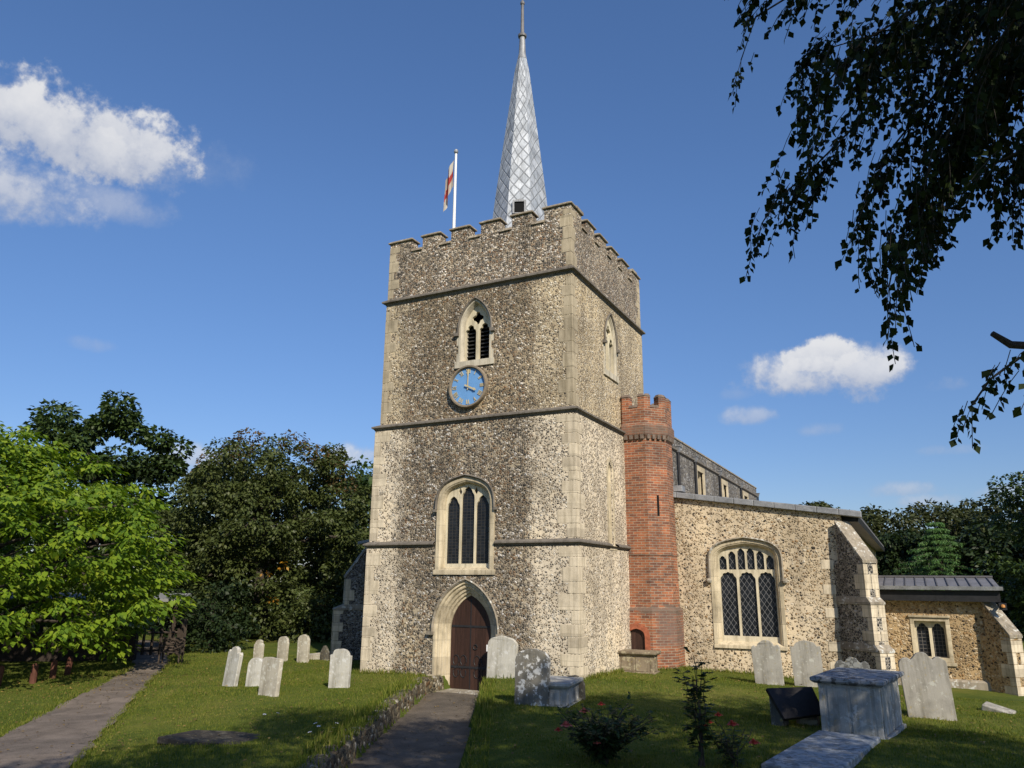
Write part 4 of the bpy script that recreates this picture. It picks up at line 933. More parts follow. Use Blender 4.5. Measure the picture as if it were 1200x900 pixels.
def headstone(label, x, y, w_, h, kind, m, yaw=0, leanx=0, leany=0, t=.10, group='headstones in the churchyard'):
    z = gz(x, y)-.01
    mb = MB(); ol = hs_outline(kind, w_, h); r = random.Random(int(x*100+y*10))
    ol = [(u+r.uniform(-.009, .009), v+r.uniform(-.011, .011)) for u, v in ol]
    mb.plate(ol, [], lambda u, v, d: (u, d, v), -t/2, t/2)
    o = mb.build('headstone', M[m], None, bevel=.014, loc=(x, y, z)); o.rotation_euler = (R(leany), R(leanx), R(yaw))
    return tag(o, label, 'headstone', group)
# right of the path
headstone('big round topped headstone spotted with white lichen beside a small tomb', .52, -3.70, .68, 1.04, 'round', 'hs_lichen', 8, 2, 1, .14)
headstone('broad whitish headstone leaning close to the west door behind the lichen spotted one', -2.02, -.10, .78, 1.0, 'round', 'hs_white', 6, 3, 2, .11)
headstone('small dark round topped headstone just right of the little tomb', .92, -2.62, .48, .46, 'round', 'hs_dark', 10, 0, 0, .12)
headstone('pale grey headstone with scalloped top below the aisle window', 3.84, 2.72, .68, 1.02, 'ogee', 'hs_grey', 2, -3, 2, .10)
headstone('pale grey headstone with low arched top standing left of the aisle buttress', 4.72, 2.90, .68, 1.07, 'shoulder', 'hs_grey', 4, -2, 0, .10)
headstone('blackened headstone with lobed top peeping over the big chest tomb', 5.72, 2.6, .76, .80, 'triple', 'hs_black', 3, 0, 0, .12)
headstone('tall pale headstone with lobed top in front of the porch', 7.24, -.82, .80, 1.17, 'triple', 'hs_grey', 6, -4, 2, .12)
headstone('stubby low brown stone half hidden beside the arched headstone', 5.12, 3.6, .24, .36, 'flat', 'hs_dark', 0, 0, 0, .12)
# left lawn
headstone('leaning pale headstone with worn top, leftmost on the left lawn', -7.85, -3.18, .52, .92, 'ogee', 'hs_white', -12, 7, -2, .10)
headstone('slim pale headstone with shouldered top at the back of the left lawn', -11.95, 1.86, .38, .76, 'shoulder', 'hs_pale', 0, 0, 0, .09)
headstone('brownish round headstone in the back row under the olive tree', -12.25, 3.28, .44, .80, 'round', 'hs_pale', -4, 1, 0, .10)
headstone('tall round headstone at the right end of the back row', -11.35, 3.30, .46, .88, 'round', 'hs_pale', 3, 0, 1, .11)
headstone('short pale headstone half hidden behind the broad flat one', -7.05, -3.18, .46, .66, 'round', 'hs_white', 10, 3, 0, .10)
headstone('broad square pale headstone with flat worn top on the left lawn', -5.50, -4.32, .60, .80, 'flat', 'hs_pale', -8, 1, -3, .10)
headstone('pale shouldered headstone near the tower corner on the left lawn', -4.82, -2.80, .52, .87, 'shoulder', 'hs_white', 10, 2, 2, .10)
headstone('fragment of brown headstone at the tower side behind the lawn', -11.1, 4.1, .35, .5, 'pointed', 'hs_dark', 0, 0, 0, .10)

# ------------------------------------------------------------------ chest tombs
def chest(label, x, y, L, D, h, rot, body, top, pan=True, over=.09, group='chest tombs', nm='chest_tomb', thick=.10):
    t = thing(nm, label, 'tomb', (x, y, gz(x, y)-.03), group, world=False, rotz=R(rot))
    b = MB(); b.box(-L/2+.04, L/2-.04, -D/2+.04, D/2-.04, -.2, h-thick); b.build('chest_core', M[body], t)
    for sx in (-1, 1):
        for sy in (-1, 1):
            p = MB(); p.lathe([(.085, -.1), (.085, .02), (.065, .06), (.055, .12), (.062, h*.5), (.055, h-thick-.06), (.07, h-thick-.001)], sx*(L/2-.07), sy*(D/2-.07), 4 if True else 8, R(45))
            p.build('corner_pilaster', M[body], t, bevel=.006)
    if pan:
        q = MB(); q.box(-L/2+.16, -.02, -D/2+.025, -D/2+.041, .06, h-thick-.05); q.box(.02, L/2-.16, -D/2+.025, -D/2+.041, .06, h-thick-.05)
        q.box(L/2-.041, L/2-.025, -D/2+.16, D/2-.16, .06, h-thick-.05); q.build('side_panel', M[body], t, bevel=.008)
    s_ = MB(); s_.box(-L/2-.02, L/2+.02, -D/2-.02, D/2+.02, -.15, .05); s_.build('plinth', M[body], t, bevel=.01)
    e = over; tp = MB()
    rings = []
    for o_, z in ((.01, h-thick), (e*.7, h-thick+.025), (e, h-thick*.55), (e, h-.012), (e-.02, h)):
        rings.append([(-L/2-o_, -D/2-o_, z), (L/2+o_, -D/2-o_, z), (L/2+o_, D/2+o_, z), (-L/2-o_, D/2+o_, z)])
    tp.loft(rings, True, True); tp.build('lid', M[top], t); return t
c1 = chest('large grey panelled chest tomb with dark lichened lid on the right lawn', 6.20, -2.72, .98, 1.75, .90, -8, 'tomb', 'tombtop', thick=.10, over=.07)
c2 = chest('small grey chest tomb tucked behind the lichen spotted headstone', .86, -3.15, .58, 1.0, .46, 8, 'tomb', 'tomb', over=.05)
c3 = chest('low brown chest tomb against the turret below its little door', .40, 3.05, 1.05, .55, .56, 4, 'tombbrown', 'tombbrown', over=.06)
lg = MB(); lg.box(-.45, .45, -1.45, 1.45, -.25, .10); o = lg.build('ledger_stone', M['ledger'], None, bevel=.02, loc=(5.86, -5.35, gz(5.86, -5.35)-.02)); o.rotation_euler = (0, 0, R(-8)); tag(o, 'long flat grey ledger stone in dappled shade before the big chest tomb', 'grave slab')
lt_ = thing('leaning_slab_tomb', 'dark slate slab tilted over a mossy end block left of the big chest tomb', 'tomb', (5.1, -2.9, gz(5.1, -2.9)), None, True)
def slab(P, n_, t): return [tuple(Vector(p)) for p in P]+[tuple(Vector(p)+Vector(n_)*t) for p in P]
Ps = [Vector((4.73, -3.12, .98)), Vector((5.42, -2.66, 1.0)), Vector((5.62, -2.86, .60)), Vector((5.02, -3.30, .53))]
nn = (Ps[1]-Ps[0]).cross(Ps[3]-Ps[0]).normalized(); nn = nn if nn.z > 0 else -nn
s_ = MB(); s_.hexa([tuple(p-nn*.04) for p in Ps]+[tuple(p+nn*.04) for p in Ps]); s_.build('slate_slab', M['slate'], lt_, bevel=.012)
s_ = MB(); s_.hexa([(4.78,-3.14,.2),(5.02,-3.24,.2),(5.06,-2.95,.2),(4.80,-2.9,.2),(4.76,-3.06,.92),(4.98,-3.20,.55),(5.04,-2.92,.62),(4.78,-2.88,.94)]); s_.build('end_block', M['hs_dark'], lt_, bevel=.02)
s_ = MB(); s_.box(5.15, 5.5, -2.84, -2.55, .2, .62); s_.build('core_block', M['tombbrown'], lt_, bevel=.02)
sl = MB(); sl.plate([(-.75, -.5), (-.2, -.62), (.5, -.5), (.82, -.05), (.6, .55), (-.1, .62), (-.7, .4)], [], lambda u, v, d: (u, v, d), -.06, .035)
zq = gz(-2.75, -8.15); o = sl.build('sunken_slab', M['slabdark'], None, bevel=.015, loc=(-2.80, -8.15, zq+.0)); o.rotation_euler = (R(-3), R(2), R(15)); tag(o, 'dark cracked slab sunk in the grass of the left lawn', 'grave slab')
kb = MB(); kb.box(-.6, .6, -.1, .1, -.1, .16); kb.box(-.6, -.4, .1, 1.4, -.1, .14); kb.box(.4, .6, .1, 1.4, -.1, .14); o = kb.build('kerbed_grave', M['hs_pale'], None, bevel=.015, loc=(-11.6, 4.2, gz(-11.6, 4.2))); tag(o, 'low stone grave kerb behind the back row of headstones', 'grave kerb')
fx, fy = 8.5, 2.3; fb = MB(); fb.box(-.28, .28, -.16, .16, -.15, .07); o = fb.build('fallen_stone', M['hs_grey'], None, bevel=.02, loc=(fx, fy, gz(fx, fy)+.02)); o.rotation_euler = (R(8), R(14), R(-18)); tag(o, 'fallen grey stone lying in the grass under the porch buttress', 'fallen stone')

# ------------------------------------------------------------------ path walls
ba = MB(); n = 46; ys = np.linspace(-.02, -11.5, n); r = random.Random(4); rows = []
for y in ys:
    x = float(pl(y)); zt = gz(x-.45, y)+.05+r.uniform(-.03, .03); k = r.uniform(-.03, .03)
    zt -= .01; rows.append([(x-.36, y, zt-.3), (x-.34, y, zt-.04), (x-.24, y, zt-.01), (x-.06+k, y, zt+.01), (x+.03+k, y, zt-.04), (x+.07, y, -.1)])
ba.loft(rows, False); ba.add(rows[0], [(0, 1, 2, 3, 4, 5)]); o = ba.build('retaining_wall', M['rubble'], None, smooth=False); tag(o, 'low flint retaining wall along the left edge of the path to the door', 'low wall')
kb = MB(); y = -.5
while y > -12:
    L = r.uniform(.35, .6); x = float(pr(y-L/2)); z = gz(x+.25, y-L/2); sh = -.518*L/2
    kb.hexa([(x-.03-sh,y,-.1),(x+.14-sh,y,-.1),(x+.14+sh*-1+.518*L,y-L+.02,-.1),(x-.03-sh+.518*L,y-L+.02,-.1),(x-.02-sh,y,z-.02),(x+.13-sh,y,z-.03),(x+.13-sh+.518*L,y-L+.02,z-.02),(x-.02-sh+.518*L,y-L+.02,z-.03)]); y -= L
o = kb.build('kerb_wall', M['weather'], None, bevel=.02); tag(o, 'low stone kerb along the right edge of the path to the door', 'kerb')

# ------------------------------------------------------------------ far left: bench, posts, wall, shelter
bn = thing('bench', 'dark wooden bench at the far end of the left path', 'bench', (-14.5, .60, gz(-14.5, .60)), None, False, R(35))
for sx in (-1, 1):
    b = MB(); b.box(sx*.42-.03, sx*.42+.03, -.28, -.22, 0, .62); b.box(sx*.42-.03, sx*.42+.03, .20, .27, 0, .95); b.box(sx*.42-.035, sx*.42+.035, -.30, .22, .60, .65); b.build('bench_end', M['wood'], bn, bevel=.006)
b = MB()
for k in range(4): b.box(-.5, .5, -.24+k*.115, -.15+k*.115, .40, .43)
b.build('seat', M['wood'], bn); b = MB()
for k in range(3): b.box(-.5, .5, .19, .22, .52+k*.15, .63+k*.15)
b.build('backrest', M['wood'], bn); bn.scale = (.72, .8, .85)
post = None
for i, (x, y) in enumerate(((-13.55, -5.35), (-13.38, -4.56), (-13.9, -3.7), (-14.4, -2.95))):
    if post is None:
        p = MB(); p.lathe([(.085, -.2), (.08, .40), (.06, .47), (.0, .49)], 0, 0, 10); post = p.build('bollard', M['post'], None); o = post
    else: o = post.copy(); col.objects.link(o)
    o.location = (x, y, gz(x, y)); o.rotation_euler = (R(2*i-3), R(3-2*i), i)
    tag(o, ['red brown wooden post nearest the left edge of the view', 'red brown wooden post second from the left beside the path', 'red brown wooden post third from the left in tree shade', 'red brown wooden post farthest back in tree shade'][i], 'post', 'wooden posts left of the path')
gw = MB()
P0, P1 = Vector((-30, -8.5)), Vector((-16.6, .9)); d = (P1-P0).normalized(); nq = Vector((-d.y, d.x))
def gwb(P0, P1, z1, t=.14):
    a, b = P0+nq*t, P0-nq*t; c, e = P1-nq*t, P1+nq*t
    gw.hexa([(*a, -.3), (*b, -.3), (*c, -.3), (*e, -.3), (*a, z1), (*b, z1), (*c, z1), (*e, z1)])
gwb(P0, P1, .98); gwb(P0, P1+d*.05, 1.05, .18) if False else None
o = gw.build('boundary_wall', M['wallbrick'], None); tag(o, 'dark boundary wall in deep shade beneath the bright green tree', 'wall')
sh = thing('shelter', 'low open shelter with pale flat roof beyond the boundary wall', 'shelter', (-20.5, 1.6, .1))
b = MB(); P0, P1 = Vector((-24.5, -2.6)), Vector((-17.6, 3.4)); d = (P1-P0).normalized(); nq = Vector((-d.y, d.x))
b.hexa([(*(P0), 1.92), (*(P1), 1.92), (*(P1+nq*2.4), 2.1), (*(P0+nq*2.4), 2.1), (*(P0), 2.03), (*(P1), 2.03), (*(P1+nq*2.4), 2.2), (*(P0+nq*2.4), 2.2)]); b.build('roof', simple('grey_felt_roof', (.20, .20, .19), .8), sh)
for k in range(5):
    q = P0+(P1-P0)*(k/4)*.98+nq*.1; b = MB(); b.box(q.x-.05, q.x+.05, q.y-.05, q.y+.05, 0, 1.92); b.build('post', M['wood'], sh)
b = MB(); a_, e_ = P0+(P1-P0)*.02+nq*.12, P0+(P1-P0)*.42+nq*.12; b.hexa([(*a_, .9), (*e_, .9), (*(e_+nq*.05), .9), (*(a_+nq*.05), .9), (*a_, 1.45), (*e_, 1.45), (*(e_+nq*.05), 1.45), (*(a_+nq*.05), 1.45)]); b.build('teal_screen', M['teal'], sh)
gt_ = thing('field_gate', 'pale wooden gate at the end of the left path under the trees', 'gate', (-17.2, 2.0, .1))
q0, q1 = Vector((-17.9, 1.3)), Vector((-16.4, 2.6)); dg_ = (q1-q0).normalized()
for k, q in enumerate((q0, q1)):
    b = MB(); b.box(q.x-.08, q.x+.08, q.y-.08, q.y+.08, -.2, 1.35); b.build('gate_post', M['wood'], gt_)
b = MB()
for k in range(7):
    q = q0+(q1-q0)*((k+.5)/7); b.box(q.x-.035, q.x+.035, q.y-.035, q.y+.035, .15, 1.05)
for z in (.3, .9): b.tube([(*q0, z), (*q1, z)], .04, 4)
b.build('gate_leaf', M['wood'], gt_)
# ------------------------------------------------------------------ leaves and trees
NR = np.random.RandomState(11)
def leaf_arrays(P, D, N, L, Wd, fold=.18):
    """rhombic folded leaves: base P, axis D, normal N"""
    D = D/np.linalg.norm(D, axis=1, keepdims=True); N = N-D*(N*D).sum(1, keepdims=True); N /= np.linalg.norm(N, axis=1, keepdims=True)+1e-9
    S = np.cross(D, N); L = L[:, None]; Wd = Wd[:, None]
    V = np.stack([P, P+D*L*.45+S*Wd*.5+N*Wd*fold, P+D*L, P+D*L*.45-S*Wd*.5+N*Wd*fold], 1).reshape(-1, 3)
    F = np.arange(len(P)*4, dtype=np.int32).reshape(-1, 4); return V, F
def unit(n): v = NR.normal(size=(n, 3)); return v/np.linalg.norm(v, axis=1, keepdims=True)
def clump_leaves(C, Rad, n, size, droop=.4, flat=1.0, shell=.55, aspect=.6):
    """n leaves through each clump. C (k,3), Rad (k,3)"""
    k = len(C); u = unit(k*n); r = (NR.uniform(shell**3, 1, k*n)**(1/3))[:, None]
    P = np.repeat(C, n, 0)+u*r*np.repeat(Rad, n, 0)
    N = u*.6+unit(k*n)*.7+np.array([0, 0, .55*flat]); D = u*np.array([1, 1, .3])+unit(k*n)*.6-np.array([0, 0, droop])
    L = size*NR.uniform(.7, 1.35, k*n); return leaf_arrays(P, D, N, L, L*aspect*NR.uniform(.8, 1.2, k*n))
def crown_clumps(c, rad, k, cr, low=-.75, rough=.22):
    u = unit(k*3); u = u[u[:, 2] > low][:k]; k = len(u)
    r = np.where(NR.uniform(size=k) < .72, NR.uniform(.80, 1.02, k), NR.uniform(.4, .8, k))[:, None]
    bump = 1+rough*(np.sin(u[:, :1]*5+c[0])*np.cos(u[:, 1:2]*4+c[1])+.6*np.sin(u[:, 2:3]*7+c[0]*2))
    bump = np.clip(bump, .78, 1.14); C = np.array(c)+u*r*bump*np.array(rad)
    s = cr*NR.uniform(.6, 1.35, (k, 1)); return C, s*np.array([[1, 1, .72]])
def merge(parts):
    V = []; F = []; b = 0
    for v, f in parts: V.append(v); F.append(f+b); b += len(v)
    return np.concatenate(V), np.concatenate(F)
def tree(name, label, cat, base, c, rad, k, cr, n, size, m, trunk=.3, group=None, extra=None, low=-.75, droop=.4, limbs=9, rough=.22, shell=.55, aspect=.6, flat=1.0):
    bx_, by_ = base; z0 = gz(bx_, by_) if abs(bx_) < 60 else 0
    t = thing(name, label, cat, (bx_, by_, z0), group)
    C, Rd = crown_clumps(c, rad, k, cr, low, rough)
    ctr = np.array(c)
    V, F = clump_leaves(C, Rd, n, size, droop, flat, shell, aspect)
    o = np_mesh('crown', V, F, M[m]); o.parent = t; o.location = -Vector((bx_, by_, z0))
    for mm, C2, R2, n2, s2 in (extra or []):
        V, F = clump_leaves(np.array(C2, float), np.array(R2, float), n2, s2, droop); o2 = np_mesh('foliage_patch', V, F, M[mm]); o2.parent = t; o2.location = -Vector((bx_, by_, z0))
    tb = MB(); top = ctr+np.array([0, 0, rad[2]*.45]); zc = c[2]-rad[2]*.5
    tb.tube([(bx_, by_, z0-.3), (bx_, by_, z0+.4), (bx_+(c[0]-bx_)*.5, by_+(c[1]-by_)*.5, max(zc, z0+1)), tuple(ctr), tuple(top)], [trunk*1.3, trunk, trunk*.8, trunk*.45, trunk*.12], 9)
    for i in NR.choice(len(C), min(limbs, len(C)), False):
        p = np.array([bx_+(c[0]-bx_)*.7, by_+(c[1]-by_)*.7, max(zc, z0+.8)+NR.uniform(0, rad[2]*.7)]); q = C[i]; mid = (p+q)/2+np.array([0, 0, .12*rad[2]])
        tb.tube([tuple(p), tuple(mid), tuple(q)], [trunk*.4, trunk*.25, trunk*.06], 6)
    tk = tb.build('trunk', M['bark'], t); return t
# A: bright lime, drooping sprays in tiers
def lime(label, base, c, rad, k, m):
    bx_, by_ = base; z0 = gz(bx_, by_); t = thing('broadleaf_tree', label, 'tree', (bx_, by_, z0))
    u = unit(k*3); u = u[u[:, 2] > -.80][:k]; kk = len(u)
    r = np.where(NR.uniform(size=kk) < .78, NR.uniform(.82, 1.04, kk), NR.uniform(.5, .82, kk))[:, None]
    C = np.array(c)+u*r*np.array(rad)*(1+.10*np.sin(u[:, :1]*7+u[:, 2:3]*9))*np.concatenate([1-.26*u[:, 2:3], 1-.26*u[:, 2:3], np.ones((kk, 1))], 1)
    n = 42; out = np.repeat(u, n, 0)*np.array([1, 1, .15]); ang = NR.uniform(0, 2*math.pi, kk*n); rr = NR.uniform(0, 1, kk*n)**.6
    S = NR.uniform(.30, .62, kk).repeat(n); off = np.stack([np.cos(ang)*rr*S, np.sin(ang)*rr*S, -.42*(rr**1.7)*S+NR.normal(0, .06, kk*n)], 1)
    P = np.repeat(C, n, 0)+off+out*.12
    D = off*np.array([1, 1, .6])+out*.25-np.array([0, 0, .20])+unit(kk*n)*.12; N = np.array([0, 0, 1.0])+off*.9+unit(kk*n)*.35
    L = NR.uniform(.11, .27, kk*n); o = np_mesh('crown', *leaf_arrays(P, D, N, L, L*.62), M[m]); o.parent = t; o.location = -Vector((bx_, by_, z0))
    tb = MB(); tb.tube([(bx_, by_, z0-.3), (bx_, by_, z0+.5), (bx_+.1, by_, 2.2), (c[0], c[1], 4.5), (c[0], c[1], 6.4)], [.34, .25, .21, .12, .03], 9)
    for i in range(0, kk, 16):
        q = C[i]; zz = min(max(q[2]-.8, 1.5), 5.2); p = (bx_+(c[0]-bx_)*.5, by_+(c[1]-by_)*.5, zz-.4); mid = tuple((np.array(p)+q)/2+np.array([0, 0, .25])); tb.tube([p, mid, tuple(q)], [.07, .045, .012], 5)
    tb.build('trunk', M['bark'], t)
lime('bright green leafy tree overhanging the left path, nearest tree on the left', (-17.2, -4.4), (-17.2, -4.7, 3.7), (5.3, 5.3, 3.5), 950, 'leafA')
tree('oak_tree', 'tall dark green tree with ragged top rising behind the bright tree', 'tree', (-33.5, 10.5), (-34, 10.4, 7.6), (4.3, 4.3, 4.2), 60, .95, 260, .30, 'leafB', .5, low=-.9, rough=.34, extra=[('leafB', [(-36.7, 9.1, 12.0), (-36.2, 9.3, 11.1), (-37.3, 8.8, 11.2), (-33.2, 10.6, 12.8), (-32.8, 10.8, 11.9), (-33.7, 10.4, 11.5), (-32.2, 11.2, 11.0), (-31.2, 12.2, 10.7), (-30.5, 12.8, 10.2), (-35.2, 9.7, 10.5), (-34.5, 10.0, 10.9), (-36.0, 9.4, 10.1)], [(.85, .85, .65)]*12, 260, .30)])
K = NR.uniform(-1, 1, (8, 3))
tree('olive_tree', 'huge round olive green tree with rusty top left of the tower', 'tree', (-21.5, 11.5), (-21.2, 11.0, 5.0), (5.2, 5.0, 4.6), 320, .62, 230, .17, 'leafC', .45, low=-.98, rough=.12, limbs=14, droop=.5,
     extra=[('leafR', [(-23.0, 10.4, 9.4), (-22.0, 10.2, 9.7), (-24, 9.8, 8.6), (-18.9, 11.6, 8.9), (-18.2, 12.2, 8.2), (-17.6, 12.2, 7.4), (-19.8, 11.0, 9.5), (-24.2, 9.2, 7.6), (-22.2, 9.4, 8.8)], [(.75, .75, .55)]*9, 200, .17), ('leafC', [(-17.0, 9.6, .9), (-16.4, 10.2, 1.4), (-17.6, 9.2, 1.8), (-16.2, 10.6, .6), (-18.3, 8.8, 1.2)], [(.9, .9, .8)]*5, 230, .17), ('leafO', [(-17.6, 8.6, 3.4), (-18.2, 8.2, 3.0), (-17.9, 8.5, 1.9)], [(.22, .22, .18)]*3, 16, .15)])
i = 0
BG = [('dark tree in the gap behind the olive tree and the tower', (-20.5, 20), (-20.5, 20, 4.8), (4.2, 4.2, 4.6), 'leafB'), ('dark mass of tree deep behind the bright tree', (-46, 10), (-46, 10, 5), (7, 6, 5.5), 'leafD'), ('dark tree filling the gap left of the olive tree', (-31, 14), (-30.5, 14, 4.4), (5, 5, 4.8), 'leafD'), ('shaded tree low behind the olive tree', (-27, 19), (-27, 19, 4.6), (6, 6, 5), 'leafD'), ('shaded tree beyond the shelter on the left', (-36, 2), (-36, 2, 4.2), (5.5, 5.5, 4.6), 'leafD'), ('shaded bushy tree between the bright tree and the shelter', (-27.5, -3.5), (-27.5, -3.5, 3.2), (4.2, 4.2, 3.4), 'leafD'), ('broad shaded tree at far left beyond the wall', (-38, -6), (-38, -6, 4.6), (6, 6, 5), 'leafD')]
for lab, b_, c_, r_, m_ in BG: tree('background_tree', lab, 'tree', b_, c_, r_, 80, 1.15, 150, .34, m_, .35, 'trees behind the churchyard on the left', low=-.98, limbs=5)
# understorey shrubs closing the view under the crowns
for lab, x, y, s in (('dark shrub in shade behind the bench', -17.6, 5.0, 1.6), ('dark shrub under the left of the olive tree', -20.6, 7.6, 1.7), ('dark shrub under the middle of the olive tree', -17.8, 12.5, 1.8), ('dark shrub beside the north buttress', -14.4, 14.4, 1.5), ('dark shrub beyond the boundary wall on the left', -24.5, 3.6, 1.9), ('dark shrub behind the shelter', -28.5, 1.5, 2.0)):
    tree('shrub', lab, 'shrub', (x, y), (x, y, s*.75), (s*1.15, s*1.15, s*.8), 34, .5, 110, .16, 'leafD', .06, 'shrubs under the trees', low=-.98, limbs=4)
# right side
tree('evergreen_tree', 'dark tree at the right edge towering beside the porch', 'tree', (13.6, 30.5), (13.7, 30.6, 3.9), (2.6, 3.2, 4.6), 90, .75, 200, .22, 'leafB', .35, low=-.98, limbs=6)
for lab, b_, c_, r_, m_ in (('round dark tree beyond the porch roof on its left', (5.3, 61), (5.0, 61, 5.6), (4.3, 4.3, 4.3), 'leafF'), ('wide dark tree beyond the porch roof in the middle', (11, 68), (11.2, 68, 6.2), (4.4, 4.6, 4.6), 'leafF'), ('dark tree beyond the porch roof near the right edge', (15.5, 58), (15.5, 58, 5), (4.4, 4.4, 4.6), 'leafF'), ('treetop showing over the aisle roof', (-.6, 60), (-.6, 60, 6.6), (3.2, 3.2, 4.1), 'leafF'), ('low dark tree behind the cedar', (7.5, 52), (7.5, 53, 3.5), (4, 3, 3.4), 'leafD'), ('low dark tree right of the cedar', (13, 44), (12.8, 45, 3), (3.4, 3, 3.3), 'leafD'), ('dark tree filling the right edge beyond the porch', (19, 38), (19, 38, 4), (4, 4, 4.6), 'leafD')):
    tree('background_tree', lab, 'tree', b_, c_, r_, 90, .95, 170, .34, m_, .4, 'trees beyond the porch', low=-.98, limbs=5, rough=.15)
# cedar: tiers of spreading boughs
cd = thing('cedar_tree', 'light green conifer with drooping tiers beyond the porch roof', 'conifer', (8.9, 44, -.1)); C = []; Rd = []; tb = MB(); tb.tube([(8.9, 44, -.4), (8.9, 44, 4), (8.9, 44, 7.3)], [.3, .18, .03], 8)
for i in range(13):
    z = 2.2+i*.40; L = 4.0*(1-i/13.5)
    for j in range(9):
        a = j*.698+i*1.1+NR.uniform(-.2, .2); Lj = L*NR.uniform(.45, 1.15); tb.tube([(8.9, 44, z), (8.9+math.cos(a)*Lj, 44+math.sin(a)*Lj, z-.12*Lj)], [.05, .012], 4)
        for q in np.arange(.35, 1.05, .16): C.append((8.9+math.cos(a)*Lj*q, 44+math.sin(a)*Lj*q, z-.16*Lj*q*q)); Rd.append((.34*(1.2-q*.6), .34*(1.2-q*.6), .10))
V, F = clump_leaves(np.array(C), np.array(Rd), 44, .16, 1.0, 1.0, .2, .22); o = np_mesh('crown', V, F, M['conif']); o.parent = cd; o.location = -Vector((8.9, 44, -.1)); tb.build('trunk', M['bark'], cd)

# ------------------------------------------------------------------ the birch overhead
BT = Vector((13.4, -15.2)); bz0 = gz(13.4, -15.2)
birch = thing('birch_tree', 'birch with hanging leafy twigs overhead in shadow at upper right', 'tree', (BT.x, BT.y, bz0))
BR = [[(8.55,-11.22,7.60),(7.73,-11.44,6.93),(7.17,-11.45,6.38),(6.82,-11.44,6.09),(6.53,-11.51,5.84),(6.40,-11.52,5.65)],
 [(8.74,-11.65,7.01),(7.92,-11.82,6.16),(7.58,-11.71,5.60),(7.37,-11.70,5.17),(7.29,-11.66,4.89)],
 [(7.61,-11.19,8.21),(6.97,-11.43,7.91),(6.49,-11.49,7.69),(6.33,-11.46,7.31)],
 [(8.54,-11.88,5.86),(8.15,-12.00,5.58),(7.94,-11.97,5.52)],
 [(8.37,-11.51,4.32),(8.02,-11.67,4.23),(7.83,-11.73,4.09),(7.70,-11.74,3.92)],
 [(8.64,-11.25,7.06),(7.94,-11.49,6.66),(7.39,-11.58,6.01),(7.12,-11.46,5.53)],
 [(8.50,-12.03,7.09),(7.89,-12.16,6.87),(7.30,-12.36,6.51),(6.86,-12.34,6.09)],
 [(8.74,-11.31,6.66),(8.19,-11.50,6.35),(7.78,-11.56,5.84)],
 [(9.00,-10.25,8.24),(8.34,-10.50,7.93),(7.69,-10.76,7.70),(6.96,-10.97,7.53)],
 [(8.97,-10.65,7.56),(8.41,-10.81,7.14),(7.95,-10.86,6.50),(7.67,-10.78,5.72)],
 [(8.84,-11.35,7.77),(7.92,-11.75,7.51),(7.07,-12.07,7.51),(6.62,-12.24,7.31)],
 [(8.60,-12.34,6.77),(8.21,-12.42,6.33),(7.93,-12.35,6.02)],
 [(8.89,-10.80,6.74),(8.50,-10.87,6.33),(8.23,-10.87,5.86)]]
HANG = [(.58, 1.7), (.58, 1.8), (.42, .40), (.42, 2.4), (.34, 1.3), (.66, 1.8), (.66, 2.0), (.62, 2.8), (.80, 2.8), (.75, 2.7), (.55, 1.6), (.45, 2.6), (.55, 2.8)]
limb = MB(); twig = MB(); LP_, LD, LN, LL = [], [], [], []
def strand(p, length, r, tan=Vector((0, 0, 0))):
    p = Vector(p); d = (tan*r.uniform(.2, 1.4)+Vector((r.uniform(-.35, .25), r.uniform(-.3, .3), -.45))).normalized(); pts = [p.copy()]; s = .06; m = int(length/s)
    for k in range(m):
        d = (d+Vector((r.uniform(-.16, .14), r.uniform(-.15, .15), -.15))).normalized(); p = p+d*s; pts.append(p.copy())
        for q in range(2 if r.random() < .85 else 1):
            if k == 0 and r.random() < .5: continue
            side = Vector((r.uniform(-1, 1), r.uniform(-1, 1), r.uniform(-.3, .3))).normalized()
            LP_.append(p+side*.012-d*s*r.random()); LD.append(side*.75+Vector((0, 0, -.85))+d*.3); LN.append(Vector((r.uniform(-1, 1), r.uniform(-1, 1), r.uniform(-.2, .6)))); LL.append(r.uniform(.045, .085))
    if len(pts) > 2: twig.tube(pts[::2]+([pts[-1]] if len(pts) % 2 == 0 else []), .0032, 3, False)
r = random.Random(21)
hub = Vector((11.6, -13.2, 8.4))
for bi, (pts, (hl, dens)) in enumerate(zip(BR, HANG)):
    P_ = [Vector(p) for p in pts]; nP = len(P_)
    limb.tube(P_, [.016*(1-i/nP)*.5+.004 for i in range(nP)], 5)
    st_ = P_[0]; limb.tube([hub+Vector((0, 0, (st_.z-8.4)*.5)), (hub+st_)/2+Vector((0, 0, .35)), st_], [.05, .03, .016], 6)
    for i in range(nP-1):
        seg_ = (P_[i+1]-P_[i]).length; cnt = max(2, int(seg_*dens*(25 if bi != 2 else 9)))
        for k in range(cnt):
            p = P_[i].lerp(P_[i+1], r.random())+Vector((r.gauss(0, .07), r.gauss(0, .16), r.gauss(0, .05)))
            strand(p, hl*r.choice((.25, .4, .55, .7, 1.1))*(1 if i < nP-2 else .85), r, (P_[i+1]-P_[i]).normalized())
    strand(P_[-1], hl*.9, r, (P_[-1]-P_[-2]).normalized()); strand(P_[-1], hl*.6, r, (P_[-1]-P_[-2]).normalized())
